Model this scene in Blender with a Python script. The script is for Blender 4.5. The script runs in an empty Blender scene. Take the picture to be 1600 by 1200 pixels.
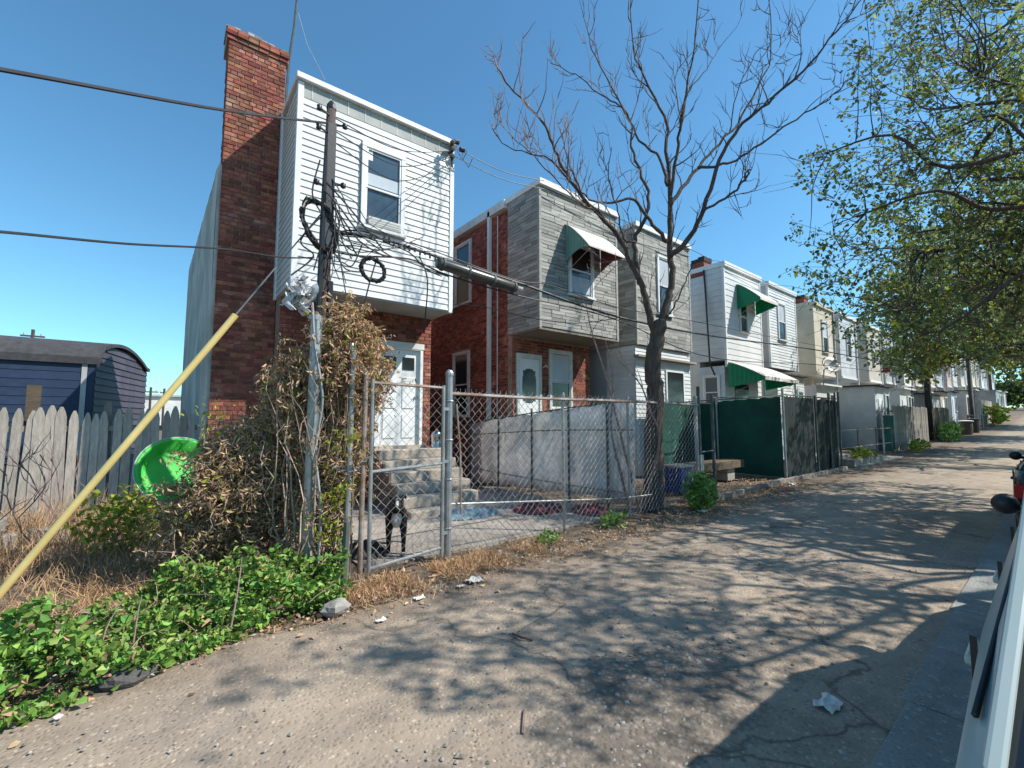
import bpy, bmesh, math, random
import numpy as np
from mathutils import Vector, Matrix
R=random.Random(7); NR=np.random.default_rng(7)
sc=bpy.context.scene; COL=sc.collection
# ------------------------------------------------------------------ camera, sky, sun, exposure
FPX,CAMH=690.0,1.6
PITCH=math.atan(55/FPX); YAW=math.radians(51.812)
cam=bpy.data.cameras.new('camera'); camo=bpy.data.objects.new('camera',cam); COL.objects.link(camo)
cam.sensor_width=36; cam.lens=36*FPX/1600; cam.clip_start=.02; cam.clip_end=3000
camo.location=(0,0,CAMH); camo.rotation_euler=(math.pi/2+PITCH,0,YAW-math.pi/2); sc.camera=camo
SUN=Vector((.88,-.87,1.30)).normalized()
w=bpy.data.worlds.new('World'); sc.world=w; w.use_nodes=True
nt=w.node_tree; bg=nt.nodes['Background']; sky=nt.nodes.new('ShaderNodeTexSky')
sky.sky_type='NISHITA'; sky.sun_disc=False; sky.sun_elevation=math.asin(SUN.z); sky.sun_rotation=math.atan2(SUN.x,SUN.y)
sky.altitude=0; sky.air_density=1.15; sky.dust_density=.25; sky.ozone_density=3.2
tint=nt.nodes.new('ShaderNodeMix'); tint.data_type='RGBA'; tint.blend_type='MULTIPLY'; tint.inputs[0].default_value=1; tint.inputs[7].default_value=(.72,1.17,1.26,1)
nt.links.new(sky.outputs[0],tint.inputs[6]); nt.links.new(tint.outputs[2],bg.inputs[0]); bg.inputs[1].default_value=.108
sl=bpy.data.lights.new('sun','SUN'); sl.energy=5.0; sl.angle=math.radians(.55); sl.color=(1,.95,.87)
so=bpy.data.objects.new('sun',sl); COL.objects.link(so); so.rotation_euler=SUN.to_track_quat('Z','Y').to_euler(); so.location=(10,-10,20)
sc.view_settings.view_transform='Standard'; sc.view_settings.look='None'; sc.view_settings.exposure=.45; sc.view_settings.gamma=1
sc.cycles.max_bounces=6; sc.cycles.diffuse_bounces=3; sc.cycles.transparent_max_bounces=12
# measuring helpers: where a sight line meets a plane of the place
_f0=Vector((math.cos(YAW),math.sin(YAW),0)); RIGHT=Vector((math.sin(YAW),-math.cos(YAW),0))
FWD=_f0*math.cos(PITCH)+Vector((0,0,math.sin(PITCH))); UP=RIGHT.cross(FWD); CAMP=Vector((0,0,CAMH))
def ray(x,y): return FWD+RIGHT*((x-800)/FPX)+UP*((600-y)/FPX)
def onY(x,y,Y): d=ray(x,y); return CAMP+d*(Y/d.y)
def onZ(x,y,Z=0): d=ray(x,y); return CAMP+d*((Z-CAMH)/d.z)
def onD(x,y,D): return CAMP+ray(x,y)*D
def proj(p):
    v=Vector(p)-CAMP; z=v.dot(FWD)
    return (1e5,1e5,z) if z<.05 else (800+FPX*v.dot(RIGHT)/z,600-FPX*v.dot(UP)/z,z)
# ------------------------------------------------------------------ materials
MATS={}
def mat(name,c1,c2=None,scale=5,rough=.85,bump=.25,bscale=None,metal=0,rand=None,rv=.25,hv=0,stain=.2,spec=.3,bdist=.01,stretch=None,transl=0,lo=.35,hi=.65,pale=0):
    m=bpy.data.materials.new(name); m.use_nodes=True; t=m.node_tree; N=t.nodes; L=t.links; b=N['Principled BSDF']
    c2=c2 or tuple(x*.72 for x in c1)
    tc=N.new('ShaderNodeTexCoord'); src=tc.outputs['Object']
    if stretch:
        mp=N.new('ShaderNodeMapping'); mp.inputs['Scale'].default_value=stretch; L.new(src,mp.inputs[0]); src=mp.outputs[0]
    n1=N.new('ShaderNodeTexNoise'); n1.inputs['Scale'].default_value=scale; n1.inputs['Detail'].default_value=7; n1.inputs['Roughness'].default_value=.65; L.new(src,n1.inputs['Vector'])
    mr=N.new('ShaderNodeMapRange'); mr.inputs[1].default_value=lo; mr.inputs[2].default_value=hi; L.new(n1.outputs[0],mr.inputs[0])
    mx=N.new('ShaderNodeMix'); mx.data_type='RGBA'; mx.inputs[6].default_value=(*c1,1); mx.inputs[7].default_value=(*c2,1); L.new(mr.outputs[0],mx.inputs[0])
    col=mx.outputs[2]
    if pale:
        gp=N.new('ShaderNodeNewGeometry') ; np_=N.new('ShaderNodeTexNoise'); np_.inputs['Scale'].default_value=2.2; np_.inputs['Detail'].default_value=9; np_.inputs['Roughness'].default_value=.75; L.new(gp.outputs['Position'],np_.inputs['Vector'])
        rp_=N.new('ShaderNodeMapRange'); rp_.inputs[1].default_value=.55; rp_.inputs[2].default_value=.72; rp_.inputs[4].default_value=pale; L.new(np_.outputs[0],rp_.inputs[0])
        m2=N.new('ShaderNodeMix'); m2.data_type='RGBA'; m2.inputs[7].default_value=(.46,.37,.30,1); L.new(rp_.outputs[0],m2.inputs[0]); L.new(col,m2.inputs[6]); col=m2.outputs[2]
    hs=N.new('ShaderNodeHueSaturation'); L.new(col,hs.inputs['Color']); col=hs.outputs[0]
    n2=N.new('ShaderNodeTexNoise'); n2.inputs['Scale'].default_value=.7; n2.inputs['Detail'].default_value=5; L.new(tc.outputs['Object'],n2.inputs['Vector'])
    v=N.new('ShaderNodeMapRange'); v.inputs[1].default_value=.3; v.inputs[2].default_value=.7; v.inputs[3].default_value=1-stain; v.inputs[4].default_value=1+stain*.5; L.new(n2.outputs[0],v.inputs[0])
    val=v.outputs[0]
    if rand:
        if rand=='island': g=N.new('ShaderNodeNewGeometry'); ro=g.outputs['Random Per Island']
        else: g=N.new('ShaderNodeObjectInfo'); ro=g.outputs['Random']
        r2=N.new('ShaderNodeMapRange'); r2.inputs[3].default_value=1-rv; r2.inputs[4].default_value=1+rv; L.new(ro,r2.inputs[0])
        mu=N.new('ShaderNodeMath'); mu.operation='MULTIPLY'; L.new(val,mu.inputs[0]); L.new(r2.outputs[0],mu.inputs[1]); val=mu.outputs[0]
        if hv:
            wn=N.new('ShaderNodeTexWhiteNoise'); wn.noise_dimensions='1D'; L.new(ro,wn.inputs['W'])
            r3=N.new('ShaderNodeMapRange'); r3.inputs[3].default_value=.5-hv; r3.inputs[4].default_value=.5+hv; L.new(wn.outputs[0],r3.inputs[0]); L.new(r3.outputs[0],hs.inputs['Hue'])
    L.new(val,hs.inputs['Value']); L.new(col,b.inputs['Base Color'])
    b.inputs['Roughness'].default_value=rough; b.inputs['Metallic'].default_value=metal; b.inputs['Specular IOR Level'].default_value=spec
    if bump:
        n3=N.new('ShaderNodeTexNoise'); n3.inputs['Scale'].default_value=bscale or scale*4; n3.inputs['Detail'].default_value=6; L.new(src,n3.inputs['Vector'])
        bp=N.new('ShaderNodeBump'); bp.inputs['Strength'].default_value=bump; bp.inputs['Distance'].default_value=bdist; L.new(n3.outputs[0],bp.inputs['Height']); L.new(bp.outputs[0],b.inputs['Normal'])
    if transl:
        tr=N.new('ShaderNodeBsdfTranslucent'); L.new(col,tr.inputs['Color']); ms=N.new('ShaderNodeMixShader'); ms.inputs[0].default_value=transl
        L.new(b.outputs[0],ms.inputs[1]); L.new(tr.outputs[0],ms.inputs[2]); L.new(ms.outputs[0],N['Material Output'].inputs[0])
    MATS[name]=m; return m
M=MATS
def ground_mat(name,ca,cb,cc,patch=None,speck=.5,bump=.6,broken=None,edge=None):
    m=bpy.data.materials.new(name); m.use_nodes=True; t=m.node_tree; N=t.nodes; L=t.links; b=N['Principled BSDF']
    tc=N.new('ShaderNodeTexCoord').outputs['Object']
    def noise(s,d=6,r=.6):
        n=N.new('ShaderNodeTexNoise'); n.inputs['Scale'].default_value=s; n.inputs['Detail'].default_value=d; n.inputs['Roughness'].default_value=r; L.new(tc,n.inputs['Vector']); return n.outputs[0]
    def mr(o,a,b_,c=0,d=1):
        n=N.new('ShaderNodeMapRange'); 
        for i,q in enumerate((a,b_,c,d)): n.inputs[i+1].default_value=q
        L.new(o,n.inputs[0]); return n.outputs[0]
    def mix(f,a,b_):
        n=N.new('ShaderNodeMix'); n.data_type='RGBA'; L.new(f,n.inputs[0])
        for i,q in ((6,a),(7,b_)):
            if isinstance(q,tuple): n.inputs[i].default_value=(*q,1)
            else: L.new(q,n.inputs[i])
        return n.outputs[2]
    c=mix(mr(noise(.55),.35,.65),ca,cb); c=mix(mr(noise(2.6,8,.7),.45,.72,0,.9),c,cc); c=mix(mr(noise(.23,7,.7),.52,.66,0,.6),c,tuple(x*.62 for x in cc)); c=mix(mr(noise(9,8,.8),.56,.75,0,.7),c,tuple(x*1.12 for x in ca))
    mp=N.new('ShaderNodeMapping'); mp.inputs['Scale'].default_value=(.12,1.5,1); L.new(tc,mp.inputs[0]); nl=N.new('ShaderNodeTexNoise'); nl.inputs['Scale'].default_value=1.3; nl.inputs['Detail'].default_value=5; L.new(mp.outputs[0],nl.inputs['Vector']); c=mix(mr(nl.outputs[0],.5,.68,0,.5),c,tuple(x*.75 for x in cc))
    vo=N.new('ShaderNodeTexVoronoi'); vo.inputs['Scale'].default_value=38; L.new(tc,vo.inputs['Vector'])
    c=mix(mr(vo.outputs['Distance'],.05,.32,speck,0),c,tuple(x*.32 for x in cb))
    vo2=N.new('ShaderNodeTexVoronoi'); vo2.inputs['Scale'].default_value=70; L.new(tc,vo2.inputs['Vector'])
    c=mix(mr(vo2.outputs['Color'],.78,.95,0,.55),c,tuple(min(.75,x*1.7) for x in ca))
    # hairline cracks
    v3=N.new('ShaderNodeTexVoronoi'); v3.feature='DISTANCE_TO_EDGE'; v3.inputs['Scale'].default_value=.42; 
    wp=N.new('ShaderNodeVectorMath'); wp.operation='ADD'; nn=N.new('ShaderNodeTexNoise'); nn.inputs['Scale'].default_value=1.6; nn.inputs['Detail'].default_value=6; L.new(tc,nn.inputs['Vector']); L.new(tc,wp.inputs[0]); L.new(nn.outputs[1],wp.inputs[1]); L.new(wp.outputs[0],v3.inputs['Vector'])
    if patch: c=mix(mr(v3.outputs['Distance'],0,.012,patch,0),c,tuple(x*.25 for x in cb))
    if edge:                              # grit and earth built up along the fence side
        sx=N.new('ShaderNodeSeparateXYZ'); L.new(tc,sx.inputs[0]); e1=N.new('ShaderNodeMath'); e1.operation='MULTIPLY_ADD'; e1.inputs[1].default_value=1.5; L.new(noise(1.7,8,.75),e1.inputs[0]); L.new(sx.outputs[1],e1.inputs[2])
        c=mix(mr(e1.outputs[0],edge[0]+.75,edge[1]+.75,0,.85),c,(.17,.125,.09))
    if broken:                            # worn-through patch of old paving
        dv=N.new('ShaderNodeVectorMath'); dv.operation='DISTANCE'; dv.inputs[1].default_value=(broken[0],broken[1],0); wa=N.new('ShaderNodeVectorMath'); wa.operation='MULTIPLY'; wa.inputs[1].default_value=(.8,1.5,0); L.new(tc,wa.inputs[0]); dv.inputs[1].default_value=(broken[0]*.8,broken[1]*1.5,0); L.new(wa.outputs[0],dv.inputs[0])
        e2=N.new('ShaderNodeMath'); e2.operation='MULTIPLY_ADD'; e2.inputs[1].default_value=1.7; L.new(noise(2.8,9,.8),e2.inputs[0]); L.new(dv.outputs['Value'],e2.inputs[2])
        msk=mr(e2.outputs[0],broken[2]+.72,broken[2]+.86,1,0); v5=N.new('ShaderNodeTexVoronoi'); v5.inputs['Scale'].default_value=24; L.new(tc,v5.inputs['Vector']); gr=mix(mr(v5.outputs['Distance'],.1,.5),(.30,.27,.235),(.10,.09,.078)); n_=N.new('ShaderNodeMath'); n_.operation='MULTIPLY'; n_.inputs[1].default_value=.6; L.new(msk,n_.inputs[0]); c=mix(n_.outputs[0],c,gr)
    L.new(c,b.inputs['Base Color']); b.inputs['Roughness'].default_value=.92; b.inputs['Specular IOR Level'].default_value=.25
    ad=N.new('ShaderNodeMath'); ad.operation='ADD'; L.new(noise(30,8,.75),ad.inputs[0]); L.new(mr(vo.outputs['Distance'],0,.5,-.4,.3),ad.inputs[1])
    bp=N.new('ShaderNodeBump'); bp.inputs['Strength'].default_value=bump; bp.inputs['Distance'].default_value=.011; L.new(ad.outputs[0],bp.inputs['Height']); L.new(bp.outputs[0],b.inputs['Normal'])
    M[name]=m
ground_mat('alley',(.40,.32,.24),(.31,.253,.195),(.205,.168,.132),patch=.7,broken=(2.3,1.62,.70),edge=(3.25,3.95))
ground_mat('earth',(.20,.155,.11),(.15,.115,.085),(.10,.075,.055),speck=.6,bump=1)
ground_mat('yard_concrete',(.42,.37,.31),(.33,.29,.25),(.24,.21,.18),patch=.7,speck=.3)
ground_mat('gutter',(.34,.34,.31),(.27,.275,.255),(.2,.2,.19),speck=.4)
mat('white_vinyl',(.66,.67,.655),(.60,.61,.60),scale=2,rough=.5,bump=.08,stain=.16,rand='object',rv=.05)
mat('white_vinyl_j',(.67,.68,.67),(.59,.60,.59),scale=2,rough=.5,bump=.08,stain=.14,rand='island',rv=.05)
mat('white_trim',(.75,.76,.75),(.67,.68,.67),scale=3,rough=.5,bump=.05,stain=.1)
mat('old_white',(.70,.69,.65),(.52,.51,.47),scale=4,rough=.7,bump=.2)
mat('soffit',(.42,.43,.40),(.34,.35,.33),scale=3,rough=.7,bump=.1)
mat('brick',(.345,.112,.07),(.20,.064,.045),scale=9,bump=.5,bscale=40,rand='object',rv=.45,hv=.016,stain=.3,pale=.55)
mat('brick_j',(.30,.098,.062),(.185,.06,.043),scale=9,bump=.5,bscale=40,rand='island',rv=.45,hv=.016,stain=.35,pale=.55)
mat('mortar',(.38,.28,.22),(.25,.17,.13),scale=6,bump=.4)
mat('stucco',(.56,.53,.47),(.38,.36,.32),scale=1.6,bump=.6,bscale=14,stain=.35)
mat('roofing',(.07,.07,.075),(.045,.045,.05),scale=5,bump=.4)
mat('stone_a',(.40,.395,.36),(.26,.26,.24),scale=5,bump=.4,bscale=25,rand='object',rv=.30,stain=.15,stretch=(.6,.6,3))
mat('stone_b',(.39,.385,.35),(.26,.26,.24),scale=5,bump=.4,bscale=25,rand='island',rv=.30,stain=.15,stretch=(.6,.6,3))
mat('stone_back',(.17,.17,.16),scale=5)
mat('galv',(.42,.44,.44),(.30,.31,.31),scale=12,rough=.45,metal=.65,bump=.1,stain=.3)
mat('galv_rust',(.40,.37,.35),(.24,.14,.09),scale=7,rough=.6,metal=.45,bump=.2,stain=.35)
mat('wire_galv',(.50,.50,.48),(.36,.33,.30),scale=3,rough=.5,metal=.55,bump=0)
mat('dark_post',(.10,.12,.11),(.06,.075,.07),scale=6,rough=.6,bump=.1)
mat('pole_wood',(.105,.085,.07),(.055,.045,.038),scale=6,stretch=(4,4,.5),bump=.5,bscale=20)
mat('rubber',(.018,.018,.02),(.03,.03,.032),scale=8,rough=.45,bump=.1,spec=.5)
mat('cable',(.028,.028,.032),(.045,.045,.05),scale=4,rough=.5,bump=0)
mat('cable_grey',(.30,.32,.33),scale=4,rough=.5,bump=0)
mat('splice',(.06,.057,.055),(.10,.095,.085),scale=3,rough=.32,bump=.1,spec=.6,metal=.3)
mat('yellow_plastic',(.80,.62,.25),(.70,.53,.20),scale=3,rough=.45,bump=.05,stain=.08,spec=.4)
mat('picket',(.52,.47,.41),(.30,.265,.225),scale=5,stretch=(5,5,.7),bump=.4,bscale=18,rand='object',rv=.2,stain=.3)
mat('old_plank',(.33,.29,.25),(.19,.16,.13),scale=5,stretch=(5,5,.7),bump=.4,bscale=18,rand='object',rv=.22,stain=.3)
mat('bench_wood',(.15,.11,.075),(.085,.065,.045),scale=5,stretch=(.7,5,5),bump=.4,rand='object',rv=.15)  # shade over the bench is put into this wood colour
mat('block',(.34,.31,.27),(.25,.23,.2),scale=10,bump=.5,rand='object',rv=.12)
mat('steps',(.47,.41,.335),(.34,.29,.24),scale=5,bump=.4,bscale=30,rand='object',rv=.06)
mat('steps_side',(.22,.145,.105),(.17,.11,.085),scale=4,bump=.4,bscale=25)
mat('tarp_white',(.88,.87,.85),(.76,.75,.73),scale=1.2,rough=.6,bump=.3,bscale=3,bdist=.04,stain=.2,transl=.48)
mat('screen_green',(.012,.085,.06),(.009,.055,.042),scale=1.5,rough=.8,bump=.4,bscale=2.5,bdist=.05)
mat('screen_dark',(.012,.022,.02),(.009,.015,.014),scale=1.5,rough=.75,bump=.4,bscale=3,bdist=.05)  # dark fabric, base colour lowered further to stand in for tree shade
mat('awning_green',(.015,.33,.17),(.012,.28,.14),scale=3,rough=.45,bump=.05,stain=.1,transl=.3)
mat('awning_teal',(.19,.36,.31),(.16,.30,.26),scale=3,rough=.5,bump=.05,stain=.15)
mat('awning_red',(.30,.10,.11),(.2,.08,.09),scale=3,rough=.6,bump=.05)
mat('awning_top',(.74,.68,.62),(.60,.53,.47),scale=3,rough=.55,bump=.1)
mat('glass',(.055,.09,.12),(.045,.07,.095),scale=.8,rough=.08,bump=.0,spec=.8,stain=.1)
mat('glass_dark',(.02,.024,.026),(.03,.034,.036),scale=.8,rough=.1,bump=0,spec=.6)
mat('blind',(.50,.55,.60),(.42,.47,.52),scale=2,rough=.7,bump=.1)
mat('dirty_black',(.03,.028,.027),(.05,.047,.045),scale=4,bump=.4)
mat('bark',(.135,.105,.085),(.065,.05,.042),scale=7,stretch=(3,3,.6),bump=.9,bscale=18,bdist=.03)
mat('twig_dark',(.12,.085,.085),(.075,.055,.06),scale=6,bump=.2)
mat('twig_pale',(.30,.215,.19),(.19,.13,.12),scale=6,bump=.2)
mat('vine_stem',(.40,.31,.23),(.22,.16,.12),scale=9,bump=.2,rand='island',rv=.45)
mat('dry_leaf',(.62,.42,.25),(.42,.27,.16),scale=6,rough=.8,bump=.2,rand='island',rv=.5,hv=.015,transl=.25)
mat('dry_grass',(.52,.34,.19),(.38,.23,.125),scale=6,bump=0,rand='island',rv=.45,hv=.012,transl=.2)
mat('weed_leaf',(.34,.42,.12),(.22,.31,.08),scale=5,rough=.6,bump=.1,rand='island',rv=.5,hv=.03,transl=.35)
mat('ivy_leaf',(.25,.42,.085),(.14,.28,.055),scale=5,rough=.5,bump=.1,rand='island',rv=.55,hv=.03,transl=.28,spec=.4)
mat('leaf_tree',(.235,.295,.115),(.15,.20,.09),scale=5,rough=.55,bump=.1,rand='island',rv=.6,hv=.035,transl=.5)
mat('leaf_yellow',(.36,.38,.05),(.25,.30,.045),scale=5,rough=.55,bump=.1,rand='island',rv=.5,hv=.03,transl=.4)
mat('leaf_red',(.45,.07,.035),scale=5,rough=.6,bump=.1,rand='island',rv=.4,transl=.3)
mat('pool_green',(.11,.72,.12),(.08,.58,.09),scale=3,rough=.55,bump=.1,spec=.5,transl=.3,stain=.15)
mat('dog_black',(.014,.012,.012),(.024,.02,.018),scale=20,rough=.6,bump=.4,bscale=60)
mat('dog_white',(.62,.58,.53),(.5,.46,.42),scale=20,rough=.7,bump=.4,bscale=60)
mat('blue_siding',(.03,.052,.105),(.022,.04,.085),scale=3,rough=.55,bump=.1,rand='object',rv=.12)
mat('plum_siding',(.085,.075,.10),(.06,.052,.075),scale=3,rough=.6,bump=.1,rand='object',rv=.15)
mat('car_green',(.42,.48,.45),(.38,.44,.41),scale=1,rough=.22,bump=0,spec=.6,stain=.06)
mat('car_dark',(.012,.013,.016),scale=1,rough=.2,bump=0,spec=.6)
mat('chrome',(.6,.6,.62),scale=1,rough=.15,metal=1,bump=0)
mat('red_lens',(.35,.01,.01),scale=1,rough=.2,bump=0)
mat('paper',(.78,.75,.70),(.66,.62,.57),scale=6,bump=.4)
mat('cloth_blue',(.10,.20,.27),(.25,.35,.40),scale=14,bump=.8,bdist=.03)
mat('cloth_dark',(.07,.045,.045),(.30,.06,.07),scale=6,bump=.8,bdist=.03,rand='island',rv=.5)
mat('plastic_white',(.72,.73,.75),(.6,.61,.63),scale=3,rough=.5,bump=.5,bscale=14,bdist=.02,transl=.3)
mat('plastic_blue',(.02,.05,.25),scale=3,rough=.4,bump=0)
mat('rock',(.36,.34,.31),(.20,.19,.18),scale=9,bump=.8,rand='island',rv=.3)
mat('pebble',(.36,.33,.29),(.24,.22,.19),scale=9,bump=.5,rand='island',rv=.5)
mat('asphalt_lump',(.06,.06,.06),(.11,.105,.1),scale=16,bump=1)
mat('far_green',(.10,.15,.055),(.06,.1,.04),scale=3,rand='island',rv=.5,transl=.3)
mat('dish',(.50,.47,.42),scale=4,rough=.5,bump=.05)
for nm,c in dict(cream=(.64,.57,.44),pale_blue=(.60,.65,.68),beige=(.56,.52,.45),grey=(.45,.46,.46),tan=(.50,.43,.35),offwhite=(.68,.68,.65),pink=(.6,.5,.46)).items(): mat(nm,c,tuple(x*.85 for x in c),scale=2,rough=.65,bump=.15,stain=.18)
# ------------------------------------------------------------------ building blocks
def props(o,label=None,cat=None,group=None,kind=None,category=None):
    cat=cat or category
    for k,v in (('label',label),('category',cat),('group',group),('kind',kind)):
        if v: o[k]=v
    return o
ORG={}
def attach(o,parent):
    if parent is not None:
        o.parent=parent; org=ORG.get(parent.name)
        if org is not None: o.matrix_parent_inverse=Matrix.Translation(-org)
def thing(name,label,cat,loc=(0,0,0),group=None):
    o=bpy.data.objects.new(name,None); COL.objects.link(o); o.location=loc; o.empty_display_size=.2
    ORG[o.name]=Vector(loc); return props(o,label,cat,group)
def link(name,me,m=None,parent=None,basis=None,**kw):
    o=bpy.data.objects.new(name,me); COL.objects.link(o)
    if m and not me.materials: me.materials.append(M[m] if isinstance(m,str) else m)
    attach(o,parent)
    if basis is not None: o.matrix_basis=basis
    return props(o,**kw)
class MB:
    def __init__(s): s.v=[]; s.f=[]
    def add(s,vs,fs):
        n=len(s.v); s.v+= [tuple(p) for p in vs]; s.f+=[tuple(i+n for i in f) for f in fs]; return s
    def poly(s,*pts): return s.add(pts,[tuple(range(len(pts)))])
    def box(s,x0,x1,y0,y1,z0,z1):
        return s.add([(x0,y0,z0),(x1,y0,z0),(x1,y1,z0),(x0,y1,z0),(x0,y0,z1),(x1,y0,z1),(x1,y1,z1),(x0,y1,z1)],[(0,3,2,1),(4,5,6,7),(0,1,5,4),(1,2,6,5),(2,3,7,6),(3,0,4,7)])
    def fbox(s,fr,a0,a1,b0,b1,c0,c1):
        P=[fr(a,b,c) for b in (b0,b1) for a,c in ((a0,c0),(a1,c0),(a1,c1),(a0,c1))]
        return s.add(P,[(0,3,2,1),(4,5,6,7),(0,1,5,4),(1,2,6,5),(2,3,7,6),(3,0,4,7)])
    def tube(s,pts,rs,n=6,cap=True):
        pts=[Vector(p) for p in pts]; k=len(pts)
        if not hasattr(rs,'__len__'): rs=[rs]*k
        base=len(s.v); prev=None
        for i,p in enumerate(pts):
            t=(pts[min(i+1,k-1)]-pts[max(i-1,0)])
            if t.length<1e-9: t=Vector((0,0,1))
            t.normalize()
            u=prev-t*prev.dot(t) if prev is not None else t.orthogonal()
            if u.length<1e-6: u=t.orthogonal()
            u.normalize(); prev=u; v=t.cross(u)
            for j in range(n):
                a=2*math.pi*j/n; s.v.append(tuple(p+(u*math.cos(a)+v*math.sin(a))*rs[i]))
        for i in range(k-1):
            for j in range(n):
                a=base+i*n+j; b=base+i*n+(j+1)%n; s.f.append((a,b,b+n,a+n))
        if cap: s.f.append(tuple(base+j for j in reversed(range(n)))); s.f.append(tuple(base+(k-1)*n+j for j in range(n)))
        return s
    def lathe(s,c,prof,n=16,axis=None):
        ax=Vector(axis or (0,0,1)).normalized(); u=ax.orthogonal().normalized(); v=ax.cross(u); base=len(s.v)
        for r,h in prof:
            for j in range(n):
                a=2*math.pi*j/n; s.v.append(tuple(Vector(c)+ax*h+(u*math.cos(a)+v*math.sin(a))*r))
        for i in range(len(prof)-1):
            for j in range(n):
                a=base+i*n+j; b=base+i*n+(j+1)%n; s.f.append((a,b,b+n,a+n))
        return s
    def mesh(s,name,smooth=False):
        me=bpy.data.meshes.new(name); me.from_pydata(s.v,[],s.f); me.update()
        if smooth: me.polygons.foreach_set('use_smooth',[True]*len(me.polygons))
        return me
    def build(s,name,m,parent=None,smooth=False,bevel=0,**kw):
        o=link(name,s.mesh(name,smooth),m,parent,**kw)
        if bevel:
            b=o.modifiers.new('bevel','BEVEL'); b.width=bevel; b.segments=2; b.limit_method='ANGLE'
        return o
def frame(o,u,n):
    o=Vector(o); u=Vector(u); n=Vector(n); z=Vector((0,0,1))
    f=lambda a,b,c=0: o+u*a+z*b+n*c
    f.m=lambda a,b,c=0: Matrix.Translation(f(a,b,c))@Matrix((u,n,z)).transposed().to_4x4()
    return f
def front(y): return frame((0,y,0),(1,0,0),(0,-1,0))       # faces the alley
def left(x): return frame((x,0,0),(0,1,0),(-1,0,0))        # faces -X ; a = Y
def back_right(x): return frame((x,0,0),(0,1,0),(1,0,0))
def cut(a0,a1,b0,b1,holes):
    segs=[(a0,a1)]
    for h in holes:
        if b1>h[2]+.004 and b0<h[3]-.004:
            ns=[]
            for s,e in segs:
                if h[1]<=s or h[0]>=e: ns.append((s,e)); continue
                if h[0]-s>.03: ns.append((s,h[0]))
                if e-h[1]>.03: ns.append((h[1],e))
            segs=ns
    return segs
_bc={}
def board_mesh(L,h,m,t0=.004,t1=.02):
    k=(round(L,3),round(h,3),m)
    if k not in _bc:
        mb=MB(); mb.add([(0,0,0),(L,0,0),(L,t1,0),(0,t1,0),(0,0,h),(L,0,h),(L,t0,h),(0,t0,h)],[(0,3,2,1),(4,5,6,7),(0,1,5,4),(1,2,6,5),(2,3,7,6),(3,0,4,7)]); _bc[k]=mb.mesh('siding_board'); _bc[k].materials.append(M[m])
    return _bc[k]
def siding(parent,fr,a0,a1,b0,b1,pitch,m,holes=(),sep=True,name='siding_board'):
    n=max(1,round((b1-b0)/pitch)); h=(b1-b0)/n; mb=MB()
    for i in range(n):
        z=b0+i*h
        for s,e in cut(a0,a1,z,z+h,holes):
            if sep: link(name,board_mesh(e-s,h,m),None,parent,fr.m(s,z,0))
            else:
                P=[fr(a,b,c) for a,b,c in ((s,z,0),(e,z,0),(e,z,.02),(s,z,.02),(s,z+h,0),(e,z+h,0),(e,z+h,.004),(s,z+h,.004))]
                mb.add(P,[(0,3,2,1),(4,5,6,7),(0,1,5,4),(1,2,6,5),(2,3,7,6),(3,0,4,7)])
    if not sep: mb.build('siding',m,parent,kind='stuff')
def brick_list(fr,a0,a1,b0,b1,holes=(),L=.205,h=.076,jt=.011,rough=1):
    out=[]; n=int((b1-b0)/h); 
    for i in range(n):
        z=b0+i*h; off=(-L/2 if i%2 else 0)
        if i%6==5: Lc=L/2
        else: Lc=L
        a=a0+off*(Lc/L)
        while a<a1-.02:
            s=max(a,a0); e=min(a+Lc,a1); a+=Lc
            for s2,e2 in cut(s,e,z,z+h,holes):
                if e2-s2>.03: out.append((fr,s2,e2-jt,z,z+h-jt,R.uniform(.004,.016)*rough))
    return out
_bk={}
def place_bricks(parent,lst,nsep,key,m_sep='brick',m_j='brick_j',pname='brick',jname='brickwork',depth=.03):
    if key: lst=sorted(lst,key=key)
    for fr,s,e,z0,z1,d in lst[:nsep]:
        k=(round(e-s,2),round(z1-z0,3),m_sep)
        if k not in _bk:
            L,h=k[0],k[1]; c=.004; mb=MB()
            mb.add([(0,0,0),(L,0,0),(L,0,h),(0,0,h),(0,depth-c,0),(L,depth-c,0),(L,depth-c,h),(0,depth-c,h),(c,depth,c),(L-c,depth,c),(L-c,depth,h-c),(c,depth,h-c)],
              [(0,1,5,4),(1,2,6,5),(2,3,7,6),(3,0,4,7),(4,5,9,8),(5,6,10,9),(6,7,11,10),(7,4,8,11),(8,9,10,11)]); _bk[k]=mb.mesh(pname); _bk[k].materials.append(M[m_sep])
        link(pname,_bk[k],None,parent,fr.m(s,z0,d-depth))
    mb=MB()
    for fr,s,e,z0,z1,d in lst[nsep:]: mb.fbox(fr,s,e,z0,z1,-.02,d)
    if mb.v: mb.build(jname,m_j,parent,kind='stuff')
def stone_list(fr,a0,a1,b0,b1,holes=(),h=.1):
    out=[]; n=round((b1-b0)/h); h=(b1-b0)/n
    for i in range(n):
        z=b0+i*h; a=a0
        while a<a1-.01:
            L=R.choice((.22,.34,.46,.6,.75)); e=min(a+L,a1)
            if a1-e<.08: e=a1
            for s2,e2 in cut(a,e,z,z+h,holes):
                if e2-s2>.03: out.append((fr,s2,e2-.008,z,z+h-.007,R.uniform(.004,.02)))
            a=e
    return out
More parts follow.
